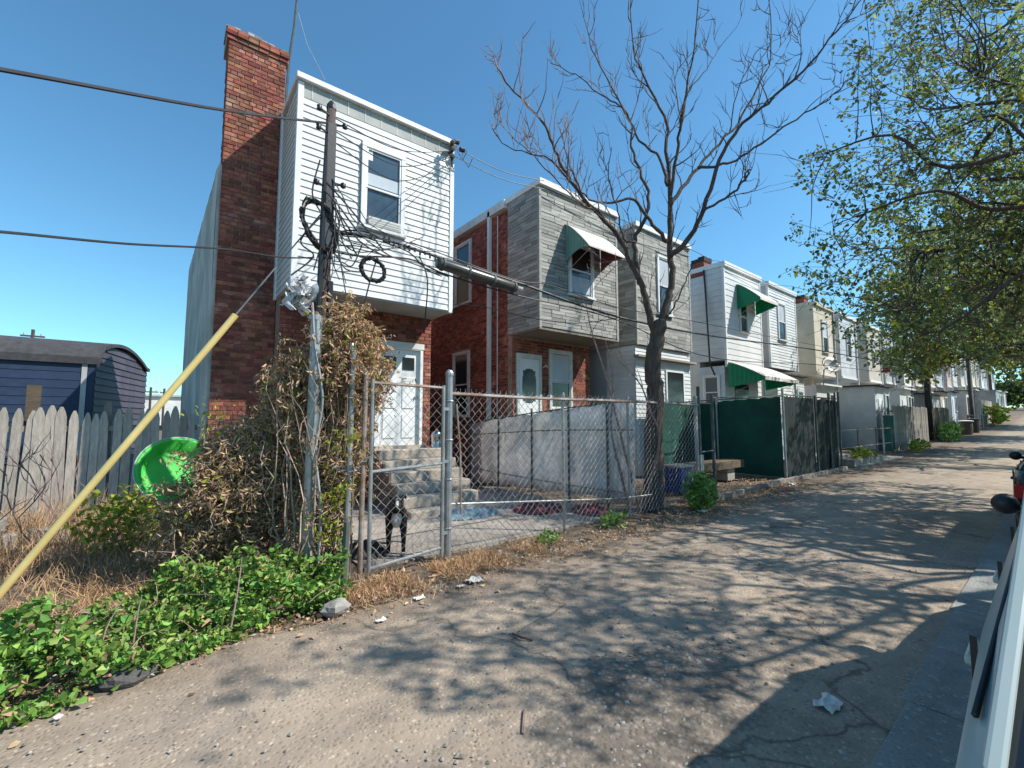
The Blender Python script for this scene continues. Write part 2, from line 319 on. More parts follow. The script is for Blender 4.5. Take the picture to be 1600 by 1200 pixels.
def window(parent,fr,a0,a1,b0,b1,fm='white_trim',upper='glass',lower='glass',cw=.07,proud=.062,blind=0,detail=True,sill=True):
    mb=MB()
    mb.fbox(fr,a0,a0+cw,b0,b1,-.03,proud); mb.fbox(fr,a1-cw,a1,b0,b1,-.03,proud); mb.fbox(fr,a0,a1,b1,b1+cw,-.03,proud+.006)
    wn=mb.build('window',fm,parent)
    if sill: MB().fbox(fr,a0-.03,a1+.03,b0-.05,b0,-.03,proud+.035).build('sill',fm,wn)
    mid=(b0+b1)/2
    if detail:
        s=MB(); k=.035
        for q0,q1,c in ((mid-.02,b1,.032),(b0,mid+.02,.022)):
            s.fbox(fr,a0+cw,a0+cw+k,q0,q1,c-.02,c+.018); s.fbox(fr,a1-cw-k,a1-cw,q0,q1,c-.02,c+.018); s.fbox(fr,a0+cw+k,a1-cw-k,q1-k,q1,c-.02,c+.018); s.fbox(fr,a0+cw+k,a1-cw-k,q0,q0+k,c-.02,c+.018)
        s.build('sash',fm,wn)
    MB().fbox(fr,a0+cw,a1-cw,mid,b1,-.03,.020).build('pane',upper,wn); MB().fbox(fr,a0+cw,a1-cw,b0,mid-.001,-.03,.012).build('pane',lower,wn)
    if blind: MB().fbox(fr,a0+cw+.04,a1-cw-.04,b1-blind*(b1-b0),b1-.05,.021,.024).build('blind','blind',wn)
    return wn
def leafmesh(name,P,D,size,aspect=.55,fold=.25,var=.4,curl=0):
    """many small folded leaves at P pointing roughly along D"""
    P=np.asarray(P,float); D=np.asarray(D,float); n=len(P)
    D=D/np.maximum(np.linalg.norm(D,axis=1,keepdims=True),1e-6); T=np.cross(D,NR.normal(size=(n,3))); T/=np.maximum(np.linalg.norm(T,axis=1,keepdims=True),1e-6); Nn=np.cross(D,T)
    s=(size*(1+var*NR.uniform(-1,1,n)))[:,None]; wd=s*aspect*.5
    tip=P+D*s-Nn*s*curl; m1=P+D*s*.3; m2=P+D*s*.68-Nn*s*curl*.35; up=Nn*wd*fold*2
    V=np.stack([P,m1+T*wd+up,m2+T*wd*.8+up,tip,m2-T*wd*.8+up,m1-T*wd+up],1).reshape(-1,3); F=np.arange(n)*6
    me=bpy.data.meshes.new(name); me.from_pydata(V.tolist(),[],[(a,a+1,a+2,a+3) for a in F.tolist()]+[(a,a+3,a+4,a+5) for a in F.tolist()]); me.update(); return me
def smooth_path(pts,sub=5):
    pts=[Vector(p) for p in pts]; out=[]
    for i in range(len(pts)-1):
        p0=pts[max(i-1,0)]; p1=pts[i]; p2=pts[i+1]; p3=pts[min(i+2,len(pts)-1)]
        for k in range(sub):
            t=k/sub; out.append(.5*((2*p1)+(p2-p0)*t+(2*p0-5*p1+4*p2-p3)*t*t+(-p0+3*p1-3*p2+p3)*t**3))
    out.append(pts[-1]); return out
def rv(s=1): return Vector((R.gauss(0,s),R.gauss(0,s),R.gauss(0,s)))
# ------------------------------------------------------------------ the setting
YB,YW,Z0,Z1=7.6,8.6,3.73,7.3
def wob(x,s,k=1.0): return s*(math.sin(x*1.7*k)+.6*math.sin(x*3.9*k+1)+.4*math.sin(x*9.1*k+2))
MB().poly((-400,-400,-.05),(700,-400,-.05),(700,700,-.05),(-400,700,-.05)).build('ground','earth',kind='structure')
def ground_rise(x): return 0 if x<20 else .0006*(x-20)**2 if x<75 else .0006*55**2+.066*(x-75)*.35
def strip(name,m,xs,ya,yb,z,rows=10,amp=.0):
    mb=MB(); k=len(xs)
    for x in xs:
        a,b=ya(x),yb(x)
        for j in range(rows+1):
            y=a+(b-a)*j/rows; mb.v.append((x,y,z+ground_rise(x)+amp*(math.sin(x*2.3+y*1.9)+math.sin(x*5.1-y*3.7)*.5+R.uniform(-.4,.4))*(1 if 0<j<rows else .3)))
    for i in range(k-1):
        for j in range(rows): a=i*(rows+1)+j; mb.f.append((a,a+rows+1,a+rows+2,a+1))
    return mb.build(name,m,kind='structure',smooth=True)
xs=[-14+.3*i for i in range(120)]+[22+2*i for i in range(120)]
strip('alley','alley',xs,lambda x:.60+max(0,x)*.018 if x<15 else .87,lambda x:3.76+wob(x,.085)+(.25 if x>2 else 0)+(.0 if x<30 else .5),0,rows=14,amp=.006)
strip('earth_verge','earth',xs,lambda x:3.5,lambda x:5.2 if x<24 else 40,-.012,rows=12,amp=.012)
gb=MB()
for i in range(24):
    x=-8+i*1.9; y0=.62+max(0,x)*.018; gb.box(x,x+1.893,-.35+max(0,x)*.018,y0+.04,-.1,.012+R.uniform(-.002,.003))
gb.build('gutter','gutter',kind='structure',bevel=.008)
strip('far_verge','earth',[-14+3*i for i in range(80)],lambda x:-30,lambda x:-.34,-.02,rows=4,amp=.01)
MB().box(1.75,6.15,4.75,8.4,-.1,.02).build('yard_slab','yard_concrete',kind='structure')
MB().box(13.2,16.9,5.0,8.4,-.1,.02).build('yard_slab','yard_concrete',kind='structure')
MB().box(18.8,25,4.6,8.4,-.1,.016).build('yard_slab','yard_concrete',kind='structure')

# ------------------------------------------------------------------ white bay house with the tall brick chimney
A=thing('rowhouse','white clapboard bay house with tall brick chimney behind the utility pole','house',(2.5,8.4,0))
F=front(YB)
body=MB(); x0,x1=.62,4.40; DX0,DX1,DZ0,DZ1=3.30,4.17,1.08,3.03
body.box(1.5,x1,8.56,9.0,0,7.2); body.box(1.5,DX0-.08,8.43,8.57,0,3.8); body.box(DX1+.06,x1,8.43,8.57,0,3.8); body.box(DX0-.08,DX1+.06,8.43,8.57,DZ1+.06,3.8); body.box(DX0-.08,DX1+.06,8.43,8.57,0,DZ0-.05)
body.add([(x0,8.97,0),(x1,8.97,0),(x1,23,0),(x0,23,0),(x0,8.97,6.0),(x1,8.97,7.22),(x1,23,7.9),(x0,23,7.9)],[(0,1,5,4),(1,2,6,5),(2,3,7,6),(3,0,4,7),(4,5,6,7)])
body.build('wall','mortar',A)
st=MB(); n=60; mz=12
for i in range(n+1):                     # rough stucco over the old party wall
    y=8.86+(23-8.86)*i/n; zt=6.0+1.9*i/n+R.uniform(-.05,.05)
    for j in range(mz+1): st.v.append((.53+.004*math.sin(i*.23+j*.5)+R.uniform(-.003,.003),y,zt*j/mz))
for i in range(n):
    for j in range(mz): a=i*(mz+1)+j; st.f.append((a,a+mz+1,a+mz+2,a+1))
st.poly((.53,8.86,0),(.62,8.86,0),(.62,8.86,6.0),(.53,8.86,6.0))
for i in range(n): y=8.86+(23-8.86)*i/n; y2=8.86+(23-8.86)*(i+1)/n; z=6.0+1.9*i/n-.01; st.poly((.53,y,z),(.63,y,z),(.63,y2,z+.03),(.53,y2,z+.03))
st.build('stucco_wall','stucco',A)
# chimney pier
MB().box(.60,1.49,8.825,9.4,0,8.3).build('chimney','mortar',A)
Fc=front(8.82); BL=brick_list(Fc,.58,1.50,0,8.3)
for z,e in ((8.3,.03),(8.376,.055),(8.452,.035)):
    for i in range(6):
        a=.58-e+i*(.92+2*e)/6; BL.append((Fc,a,a+(.92+2*e)/6-.01,z,z+.066,e+R.uniform(0,.012)))
MB().box(.55,1.53,8.80,9.42,8.3,8.50).build('chimney_cap','mortar',A)
cl=MB()
for i in range(9):
    a=.53+i*.11; cl.box(a,a+.1,8.78+R.uniform(0,.03),9.3,8.5,8.52+R.uniform(.0,.06))
cl.build('crown_mortar','rock',A)
Fl=left(.60); BL+=brick_list(Fl,8.83,9.4,6.0,8.3)
# lower brick wall with the door
Fw=front(8.42)
BL+=brick_list(Fw,1.5,4.42,0,3.8,holes=[(DX0-.08,DX1+.06,DZ0-.05,DZ1+.14)])
BL+=brick_list(back_right(4.40),8.45,12.5,0,7.1)[::1]
def kf(b):
    p=b[0](b[1],b[3],0); vis=(b[0] is Fc and b[3]>3.9) or (b[0] is Fw and b[1]>4.15)
    return (0 if vis else 1, -b[3])
place_bricks(A,BL,300,kf)
MB().fbox(Fw,DX0-.1,DX1+.08,DZ1+.02,DZ1+.14,-.02,.03).build('lintel','old_white',A)
# bay
BX0,BX1=1.49,4.43
MB().box(BX0+.004,BX1-.004,YB+.004,8.42,Z0+.02,Z1-.02).build('bay_core','soffit',A)
MB().box(BX0,BX1,YB,8.8,Z0,Z0+.025).build('soffit','soffit',A)
WH=(2.55,3.37,5.02,6.48)
siding(A,F,BX0+.07,BX1-.07,Z0+.03,Z1-.36,.116,'white_vinyl',holes=[(WH[0]-.02,WH[1]+.02,WH[2]-.05,WH[3]+.09)])
siding(A,left(BX0),YB+.06,8.82,Z0+.03,Z1-.2,.116,'white_vinyl')
siding(A,back_right(BX1),YB+.06,8.6,Z0+.03,Z1-.2,.116,'white_vinyl_j',sep=False)
for a_ in (BX0-.012,BX1-.075): MB().fbox(F,a_,a_+.087,Z0-.01,Z1-.12,-.07,.03).build('corner_trim','white_trim',A)
MB().box(BX0-.045,BX0-.013,8.70,8.82,Z0,Z1+.0).build('corner_trim','white_trim',A)
MB().fbox(F,BX0+.075,BX1-.075,Z1-.36,Z1-.1,0,.012).build('frieze','soffit',A)
for i in range(9): MB().fbox(F,BX0+.2+i*.3,BX0+.215+i*.3,Z1-.35,Z1-.11,.012,.017).build('frieze_joint','old_white',A)
MB().box(BX0-.05,BX1+.05,YB-.09,8.9,Z1-.1,Z1).build('cornice','white_trim',A,bevel=.01)
MB().box(BX0,BX1,YB+.05,9.2,Z1,Z1+.02).build('roof','roofing',A)
wn=window(A,F,*WH,upper='glass',lower='glass',blind=.0,cw=.075)
MB().fbox(F,2.66,3.26,5.80,6.02,.021,.024).build('curtain','blind',wn)
MB().fbox(F,2.665,2.75,6.26,6.43,.021,.026).build('sticker','paper',wn)
ac=MB(); ac.fbox(F,2.68,3.3,5.04,5.2,.0,.09); ac.build('ventilator','old_white',wn,bevel=.01)
for i in range(3): MB().fbox(F,2.72,3.26,5.065+i*.042,5.085+i*.042,.09,.094).build('grille','grey',wn)
# door
Fd=front(8.47); dr=MB().fbox(Fd,DX0,DX1,DZ0,DZ1,-.04,0).build('door','white_trim',A)
fr_=MB(); fr_.fbox(Fd,DX0-.08,DX0,DZ0,DZ1+.06,-.04,.07); fr_.fbox(Fd,DX1,DX1+.06,DZ0,DZ1+.06,-.04,.07); fr_.fbox(Fd,DX0,DX1,DZ1,DZ1+.06,-.04,.07); fr_.build('door_frame','white_trim',A)
for a,b in ((.10,.36),(.50,.76)):
    MB().fbox(Fd,DX0+a,DX0+b,DZ1-.42,DZ1-.16,.0,.012).build('pane','glass_dark',dr)
    for z0,z1 in ((DZ0+.14,DZ0+.62),(DZ0+.74,DZ0+1.38)): 
        MB().fbox(Fd,DX0+a,DX0+b,z0,z1,0,.016).build('door_panel','white_trim',dr,bevel=.012)
MB().lathe(Fd(DX1-.07,DZ0+.98,.0),[(0.03,0),(.03,.02),(.012,.03),(.03,.055),(.0,.075)],12,(0,-1,0)).build('door_knob','chrome',dr,smooth=True)
MB().box(DX0-.1,DX1+.1,8.28,8.47,DZ0-.06,DZ0).build('threshold','steps',A)
mast=[onY(447,150,8.9),onY(452,90,8.95),onY(460,40,8.95),onY(468,-40,8.95)]
MB().tube([(1.56,8.9,6.6)]+mast,.022,6).build('antenna_mast','dark_post',None,label='thin dark antenna mast leaning beside the tall brick chimney',category='mast')
MB().tube([onY(466,20,8.95),onY(480,70,8.7),onY(508,125,8.3)],.006,4).build('mast_wire','cable_grey',None,label='thin stay wire from antenna mast down to white cornice',category='wire')
# concrete steps
S=thing('concrete_steps','concrete steps with brown side leading up to the white door','steps',(3.9,7.6,0))
SX0,SX1=3.12,4.62; nst=6; rise=DZ0/nst
for i in range(nst):
    yf=8.3-.10-.27*i if i else 8.3-.35
    y_front=7.95-.27*i; zt=DZ0-.06-rise*i
    if zt<.05: continue
    MB().box(SX0+.03,SX1,y_front,8.40,max(0,zt-rise)+.001,zt).build('step','steps',S,bevel=.015)
    MB().box(SX0,SX0+.028,y_front+.01,8.40,max(0,zt-rise)+.002,zt-.012).build('step_side','steps_side',S)
cn=thing('metal_can','dented silver can standing on top step beside door','can',(4.42,8.1,DZ0-.06))
MB().lathe((4.42,8.12,DZ0-.06),[(0,0),(.12,0),(.12,.02),(.105,.05),(.115,.25),(.12,.26),(.08,.33),(.03,.35),(0,.35)],14).build('body','chrome',cn,smooth=True)
MB().lathe((4.42,8.12,DZ0+.29),[(.02,0),(.03,.03),(0,.05)],8).build('lid_knob','chrome',cn)

# ------------------------------------------------------------------ the row beyond
PERIOD=8.97
def corner_trims(root,a,b,z0,m,c):
    for q in (a-.02,b-.05): MB().fbox(F,q,q+.07,z0,Z1-.08,-.05,c).build('corner_trim',m,root)
def ell(root,ax,bx,lot0,lot1,bodymat,z1=Z1):
    mb=MB(); mb.box(ax+.02,bx-.02,YW+.02,15.2,0,z1-.06); mb.box(lot0+.01,lot1-.01,15,25,0,z1+.5); mb.build('wall',bodymat,root)
    MB().box(ax-.03,bx+.03,YB-.02,15,z1-.02,z1+.03).build('roof','roofing',root)
def cornice(root,ax,bx,m='white_trim',z1=Z1,h=.13): MB().box(ax-.05,bx+.05,YB-.09,YW+.3,z1-h,z1+.05).build('cornice',m,root,bevel=.01)
# grey stone-faced house
B=thing('rowhouse','grey stone-faced bay house with teal and white window awning','house',(8.2,8.6,0))
gx0,gx1=6.80,9.66
ell(B,gx0,gx1,5.6,10.1,'mortar')
MB().box(gx0+.006,gx1-.006,YB+.008,YW+.1,Z0+.01,Z1-.05).build('bay_core','stone_back',B)
GW=(7.76,8.66,4.72,6.0)
sl_=stone_list(F,gx0+.05,gx1-.05,Z0+.05,Z1-.12,holes=[(GW[0]-.02,GW[1]+.02,GW[2]-.06,GW[3]+.09)],h=.088)
place_bricks(B,sl_,300,None,'stone_a','stone_b','stone','stonework')
place_bricks(B,stone_list(left(gx0),YB+.04,8.82,Z0+.02,Z1-.1,h=.088)+stone_list(back_right(gx1),YB+.04,8.7,Z0+.02,Z1-.1,h=.088),0,None,'stone_a','stone_b','stone','side_stonework')
corner_trims(B,gx0,gx1,Z0,'stone_b',.025)
MB().box(gx0-.02,gx1+.02,YB-.02,8.7,Z0-.03,Z0+.012).build('soffit','old_plank',B)
cornice(B,gx0,gx1,h=.1)
window(B,F,*GW,upper='glass_dark',lower='glass',blind=.0,cw=.06)
cu=MB(); cu.fbox(F,7.86,8.56,4.8,5.2,.013,.016); cu.build('curtain','blind',B)
def awning(root,ax,bx,zt,zl,proj_,top,side,inner,zb,front_drop=.12,right_inner=None,sc_=5):
    yl=YB-proj_; n=8; aw=MB(); prof=[]
    for i in range(n+1):
        t=i/n; prof.append((YB-.03-(proj_-.03)*t, zt-(zt-zl)*(t**1.25)))
    for i in range(n):
        (ya,za),(yb_,zb_)=prof[i],prof[i+1]; aw.add([(ax-.03,ya,za),(bx+.03,ya,za),(bx+.03,yb_,zb_),(ax-.03,yb_,zb_),(ax-.03,ya,za+.02),(bx+.03,ya,za+.02),(bx+.03,yb_,zb_+.02),(ax-.03,yb_,zb_+.02)],[(0,1,2,3),(7,6,5,4),(0,4,5,1),(3,2,6,7),(0,3,7,4),(1,5,6,2)])
    a=aw.build('awning',top,root)
    u=MB()
    for i in range(n):
        (ya,za),(yb_,zb_)=prof[i],prof[i+1]; u.add([(ax,ya,za-.004),(bx,ya,za-.004),(bx,yb_,zb_-.004),(ax,yb_,zb_-.004)],[(0,3,2,1)])
    u.build('underside',inner,a)
    for xx,mm in ((ax,side),(bx,right_inner or side)):
        low=[]
        for i in range(n+1):
            t=i/n; low.append((YB-.03-(proj_-.03)*t, zb+(zl-front_drop-zb)*t+(.10*math.sin(math.pi*t) if right_inner else 0)))
        s=MB()
        for i in range(n):
            s.add([(xx,prof[i][0],prof[i][1]-.006),(xx,prof[i+1][0],prof[i+1][1]-.006),(xx,low[i+1][0],low[i+1][1]),(xx,low[i][0],low[i][1])],[(0,1,2,3)])
            s.add([(xx+.014,prof[i][0],prof[i][1]-.006),(xx+.014,prof[i+1][0],prof[i+1][1]-.006),(xx+.014,low[i+1][0],low[i+1][1]),(xx+.014,low[i][0],low[i][1])],[(3,2,1,0)])
        s.build('side_panel',mm,a)
        b=MB()
        for i in range(1,n,1): b.tube([(xx-.006,prof[i][0],prof[i][1]-.01),(xx-.006,low[i][0],low[i][1])],.006,4)
        b.build('rib',mm,a)
    v=MB(); v.add([(ax,yl-.002,zl-.002),(bx,yl-.002,zl-.002),(bx,yl-.002,zl-front_drop),(ax,yl-.002,zl-front_drop)],[(0,1,2,3)]); v.box(ax,bx,yl,yl+.01,zl-front_drop,zl-.004); v.build('valance',top,a)
    for xx in (ax+.04,bx-.04): MB().tube([(xx,yl+.02,zl-.06),(xx,YB-.02,zb-.25)],.009,5).build('strut','galv',a)
    return a
awning(B,7.66,8.97,6.44,5.68,.80,'awning_top','awning_teal','awning_red',5.5,front_drop=.02,right_inner='awning_red')
# its brick ground floor and side wall
Fg=front(YW+.02); GD=(6.98,7.66,1.1,3.15); G1=(8.02,8.88,1.9,3.40)
bl=brick_list(Fg,gx0,gx1+.0,0,Z0-.02,holes=[(GD[0]-.08,GD[1]+.08,GD[2],GD[3]+.1),(G1[0],G1[1],G1[2]-.06,G1[3]+.08)])
fs=left(gx0+.02); SW1=(10.55,11.45,5.0,6.78); SW2=(10.6,11.5,1.7,3.5)
bl+=brick_list(fs,8.84,15,0,Z1-.2,holes=[(SW1[0],SW1[1],SW1[2]-.06,SW1[3]+.09),(SW2[0],SW2[1],SW2[2]-.06,SW2[3]+.09)])
place_bricks(B,bl,0,None)
window(B,Fg,*G1,fm='old_white',upper='glass_dark',lower='glass_dark',blind=.55); window(B,fs,*SW1,fm='old_white',upper='glass_dark',lower='glass_dark'); window(B,fs,*SW2,fm='old_white',upper='glass_dark',lower='glass_dark')
gd=MB().fbox(Fg,*GD,-.03,.03).build('door','white_trim',B)
sc_pts=[]
for i in range(48):                       # scalloped storm-door glass
    a=2*math.pi*i/48; ca,sa=math.cos(a),math.sin(a); rx=.22*(abs(ca)**.35)*(1 if ca>0 else -1); rz=.42*(abs(sa)**.35)*(1 if sa>0 else -1); q=1+.06*math.cos(8*a)
    sc_pts.append(Fg((GD[0]+GD[1])/2+rx*q,2.45+rz*q,.034))
MB().poly(*sc_pts).build('pane','glass_dark',gd)
df=MB(); df.fbox(Fg,GD[0]-.07,GD[0],GD[2],GD[3],-.03,.06); df.fbox(Fg,GD[1],GD[1]+.07,GD[2],GD[3],-.03,.06); df.fbox(Fg,GD[0]-.07,GD[1]+.07,GD[3],GD[3]+.12,-.03,.065); df.build('door_frame','old_white',B)
ds=MB(); ds.box(gx0-.10,gx0-.012,9.52,9.62,0,7.25); ds.build('downspout','white_trim',B)
MB().box(gx0-.10,gx0+.02,8.86,15,Z1-.2,Z1+.03).build('fascia','old_white',B)
MB().tube([(gx0-.05,9.2,0),(gx0-.05,9.2,7.0)],.016,6).build('conduit','old_white',B)
hb=MB().tube([Fg(7.80,2.95,.02),Fg(7.80,3.0,.14),Fg(7.80,2.95,.2)],.02,6).build('porch_light','old_white',B)
# second stone-faced house, white clapboard below
H3=thing('rowhouse','grey stone-faced bay house behind the bare tree, white clapboard ground floor','house',(12,8.6,0))
hx0,hx1=10.52,13.42
ell(H3,hx0,hx1,10.1,14.57,'grey')
MB().box(hx0+.006,hx1-.006,YB+.008,YW+.1,Z0+.01,Z1-.05).build('bay_core','stone_back',H3)
HW=(11.55,12.3,4.80,6.55)
place_bricks(H3,stone_list(F,hx0+.04,hx1-.04,Z0+.02,Z1-.12,holes=[(HW[0]-.02,HW[1]+.02,HW[2]-.06,HW[3]+.09)],h=.115)+stone_list(left(hx0),YB+.04,10.5,Z0+.02,Z1-.12,h=.115)+stone_list(back_right(hx1),YB+.04,8.7,Z0+.02,Z1-.12,h=.115),0,None,'stone_a','stone_b','stone','stonework')
corner_trims(H3,hx0,hx1,Z0,'stone_b',.025)
cornice(H3,hx0,hx1,h=.1); window(H3,F,*HW,upper='blind',lower='glass')
MB().box(hx0+.01,hx1-.01,YB+.09,8.7,0,Z0).build('porch_core','old_white',H3); MB().box(hx0-.1,hx1+.1,YB-.12,YB+.06,Z0-.36,Z0-.3).build('drip_ledge','old_plank',H3)
HD=(12.05,12.95,1.0,3.05)
siding(H3,front(YB+.08),hx0,hx1,0,Z0-.05,.12,'white_vinyl_j',holes=[HD],sep=False); siding(H3,left(hx0),YB+.1,8.7,0,Z0-.05,.12,'white_vinyl_j',sep=False)
MB().fbox(front(YB+.08),*HD,-.01,.03).build('door','glass_dark',H3)
df=MB(); 
for a0,a1,b0,b1 in ((HD[0]-.06,HD[0],HD[2],HD[3]+.06),(HD[1],HD[1]+.06,HD[2],HD[3]+.06),(HD[0],HD[1],HD[3],HD[3]+.06)): df.fbox(front(YB+.08),a0,a1,b0,b1,-.01,.05)
df.build('door_frame','white_trim',H3)
def chimney_stack(root,x,y,z,m='dirty_black',s=.55):
    MB().box(x,x+s,y,y+s,z-.3,z+.3).build('chimney','brick_j',root)
    q=MB()
    for i in range(3):
        for j in range(2): q.box(x-.05+i*s*.36,x-.05+i*s*.36+s*.33,y-.04+j*s*.5,y-.04+j*s*.5+s*.46,z+.3+R.uniform(-.04,0),z+.3+R.uniform(.05,.14))
    q.build('chimney_top',m,root)
# white house with the two green awnings
H4=thing('rowhouse','white clapboard bay house with two bright green awnings','house',(17.2,8.6,0))
ix0,ix1=15.77,18.75
ell(H4,ix0,ix1,14.57,19.05,'offwhite'); MB().box(ix0+.006,ix1-.006,YB+.008,YW+.1,Z0+.01,Z1-.05).build('bay_core','offwhite',H4)
IW=(16.85,17.55,4.9,6.05)
siding(H4,F,ix0+.05,ix1-.05,Z0,Z1-.3,.215,'white_vinyl',holes=[(IW[0]-.02,IW[1]+.02,IW[2]-.06,IW[3]+.09)])
siding(H4,left(ix0),YB+.05,15,Z0,Z1-.1,.215,'white_vinyl_j',sep=False); siding(H4,back_right(ix1),YB+.05,8.7,Z0,Z1-.1,.215,'white_vinyl_j',sep=False)
MB().fbox(F,ix0+.05,ix1-.05,Z1-.3,Z1-.08,0,.02).build('frieze','offwhite',H4)
corner_trims(H4,ix0,ix1,Z0-.25,'white_trim',.03); cornice(H4,ix0,ix1)
MB().box(ix0,ix1,YB-.012,YB+.05,Z0-.25,Z0-.01).build('skirt','white_trim',H4)
window(H4,F,*IW,upper='glass_dark',lower='glass_dark')
awning(H4,16.72,18.25,6.66,6.0,.85,'awning_top','awning_green','awning_green',5.7,front_drop=.08)
MB().box(ix0+.01,ix1,YB+.1,8.7,0,Z0-.2).build('porch_core','pale_blue',H4); siding(H4,front(YB+.1),ix0,ix1,0,Z0-.25,.2,'white_vinyl_j',holes=[(16.5,17.6,.6,2.9)],sep=False)
pw=window(H4,left(ix0+.01),7.85,8.5,2.0,3.15,upper='glass',lower='glass'); MB().fbox(front(YB+.1),16.5,17.6,.9,2.9,-.01,.03).build('door','glass_dark',H4)
YBs=YB; YB=7.55; a=awning(H4,15.7,18.6,3.62,3.02,1.25,'awning_top','awning_green','awning_green',2.72,front_drop=.1); YB=YBs
for xx in (15.85,18.5): MB().tube([(xx,6.4,0),(xx,6.4,2.95)],.03,6).build('awning_post','galv',H4)
chimney_stack(H4,15.75,8.3,Z1)
MB().tube([(ix0-.06,8.3,Z1-.1),(ix0-.07,8.25,6.2),(ix0-.3,8.1,5.0),(ix0-.32,8.05,3.6),(ix0-.1,8.0,3.2)],.03,6).build('hanging_cable','cable',H4)
# white house with narrow window
H5=thing('rowhouse','narrow-board white bay house right of the green awnings','house',(21,8.6,0))
jx0,jx1=19.52,22.4
ell(H5,jx0,jx1,19.05,23.54,'offwhite'); MB().box(jx0+.006,jx1-.006,YB+.008,YW+.1,Z0+.01,Z1-.05).build('bay_core','offwhite',H5)
JW=(20.35,21.2,5.0,6.55)
siding(H5,F,jx0+.05,jx1-.05,Z0,Z1-.15,.12,'white_vinyl_j',holes=[(JW[0]-.02,JW[1]+.02,JW[2]-.06,JW[3]+.09)],sep=False); MB().box(jx0,jx0+.02,YB+.02,15,Z0,Z1-.05).build('side_wall','grey',H5)
corner_trims(H5,jx0,jx1,Z0,'white_trim',.03); cornice(H5,jx0,jx1); window(H5,F,*JW,upper='blind',lower='glass_dark')
MB().box(jx0,jx1,YB-.2,8.7,0,Z0-.3).build('porch_core','offwhite',H5); MB().box(jx0-.1,jx1+.1,YB-.4,8.6,Z0-.3,Z0-.24).build('porch_roof','roofing',H5)
siding(H5,front(YB-.2),jx0,jx1,0,Z0-.35,.12,'white_vinyl_j',holes=[(20.3,21.1,.6,2.7),(21.5,22.2,1.4,2.8)],sep=False)
MB().fbox(front(YB-.2),20.3,21.1,.6,2.7,-.01,.03).build('door','white_trim',H5); window(H5,front(YB-.2),21.5,22.2,1.4,2.8,lower='glass_dark')
cols=[('cream','cream'),('pale_blue','pale blue'),('beige','beige'),('grey','grey'),('offwhite','off-white'),('tan','tan'),('cream','cream'),('pale_blue','pale blue'),('pink','faded pink'),('offwhite','off-white'),('beige','beige'),('grey','grey'),('cream','cream'),('tan','tan'),('offwhite','off-white'),('grey','grey'),('beige','beige'),('pale_blue','pale blue')]
ords='sixth seventh eighth ninth tenth eleventh twelfth thirteenth fourteenth fifteenth sixteenth seventeenth eighteenth nineteenth twentieth twenty-first twenty-second twenty-third'.split()
for i,(m_,word) in enumerate(cols):
    k=2+i//2; ax=(6.8 if i%2==0 else 10.55)+PERIOD*k; bx=ax+2.87; lot0=(5.6 if i%2==0 else 10.1)+PERIOD*k; lot1=lot0+PERIOD/2
    H=thing('rowhouse',f'{word} bay house, {ords[i]} house along the row from the tall chimney','house',((ax+bx)/2,YW,0),group='plain bay houses farther down the row')
    ell(H,ax,bx,lot0,lot1,m_); MB().box(ax,bx,YB,YW+.05,Z0,Z1-.02).build('bay',m_,H); cornice(H,ax,bx,m='white_trim' if i%3 else m_)
    wx=ax+.95+R.uniform(-.15,.25); ww=R.uniform(.75,.95)
    window(H,F,wx,wx+ww,4.95,6.45,upper='glass_dark' if i%2 else 'blind',lower='glass_dark',detail=i<4)
    gy=YB-R.choice((0,.0,.9,1.4)); 
    MB().box(ax+.01,bx-.01,gy+.05,YW+.1,0,Z0-.5).build('porch',m_ if i%2 else 'offwhite',H); MB().box(ax-.1,bx+.1,gy-.2,YB+.02,Z0-.5,Z0-.42).build('porch_roof','roofing' if i%2 else 'white_trim',H)
    fg=front(gy+.05); MB().fbox(fg,ax+.5,ax+1.3,.5,2.6,-.01,.03).build('door','white_trim' if i%3 else 'glass_dark',H); window(H,fg,ax+1.7,ax+2.5,1.5,2.8,detail=False,lower='glass_dark',upper='glass_dark')
    if i%2==0: chimney_stack(H,ax+.1,8.0,Z1+.05)
    MB().box(bx-.16,bx-.08,YB-.075,YB-.003,.2,Z1-.15).build('downspout','white_trim' if i%3 else 'grey',H); MB().fbox(F,ax+.06,bx-.2,Z0+.02,Z0+.14,0,.03).build('skirt','white_trim',H)
    for z_ in (4.6,6.85): MB().fbox(F,ax+.03,bx-.2,z_,z_+.03,0,.012).build('band',m_,H)
    if i in (3,7,10): MB().box(ax+.3,bx-.3,YB-.8,YB,Z0+2.2,Z0+2.3).build('awning','awning_teal',H)
# satellite dish on the first cream house
D=thing('satellite_dish','pale satellite dish on porch roof before cream bay house','satellite dish',(24.1,7.0,3.2))
dc=Vector((24.2,6.9,4.05)); MB().lathe(dc,[(0,-.0),(.15,.01),(.3,.05),(.42,.11),(.43,.12),(.30,.062),(.15,.022),(0,.012)],20,(-.5,-.75,.45)).build('reflector','dish',D,smooth=True)
MB().tube([dc,(24.25,7.15,3.9),(24.25,7.2,3.2)],.03,6).build('mast','galv',D); MB().tube([dc+Vector((0,0,-.35)),dc+Vector((-.3,-.45,-.05))],.015,5).build('feed_arm','galv',D)
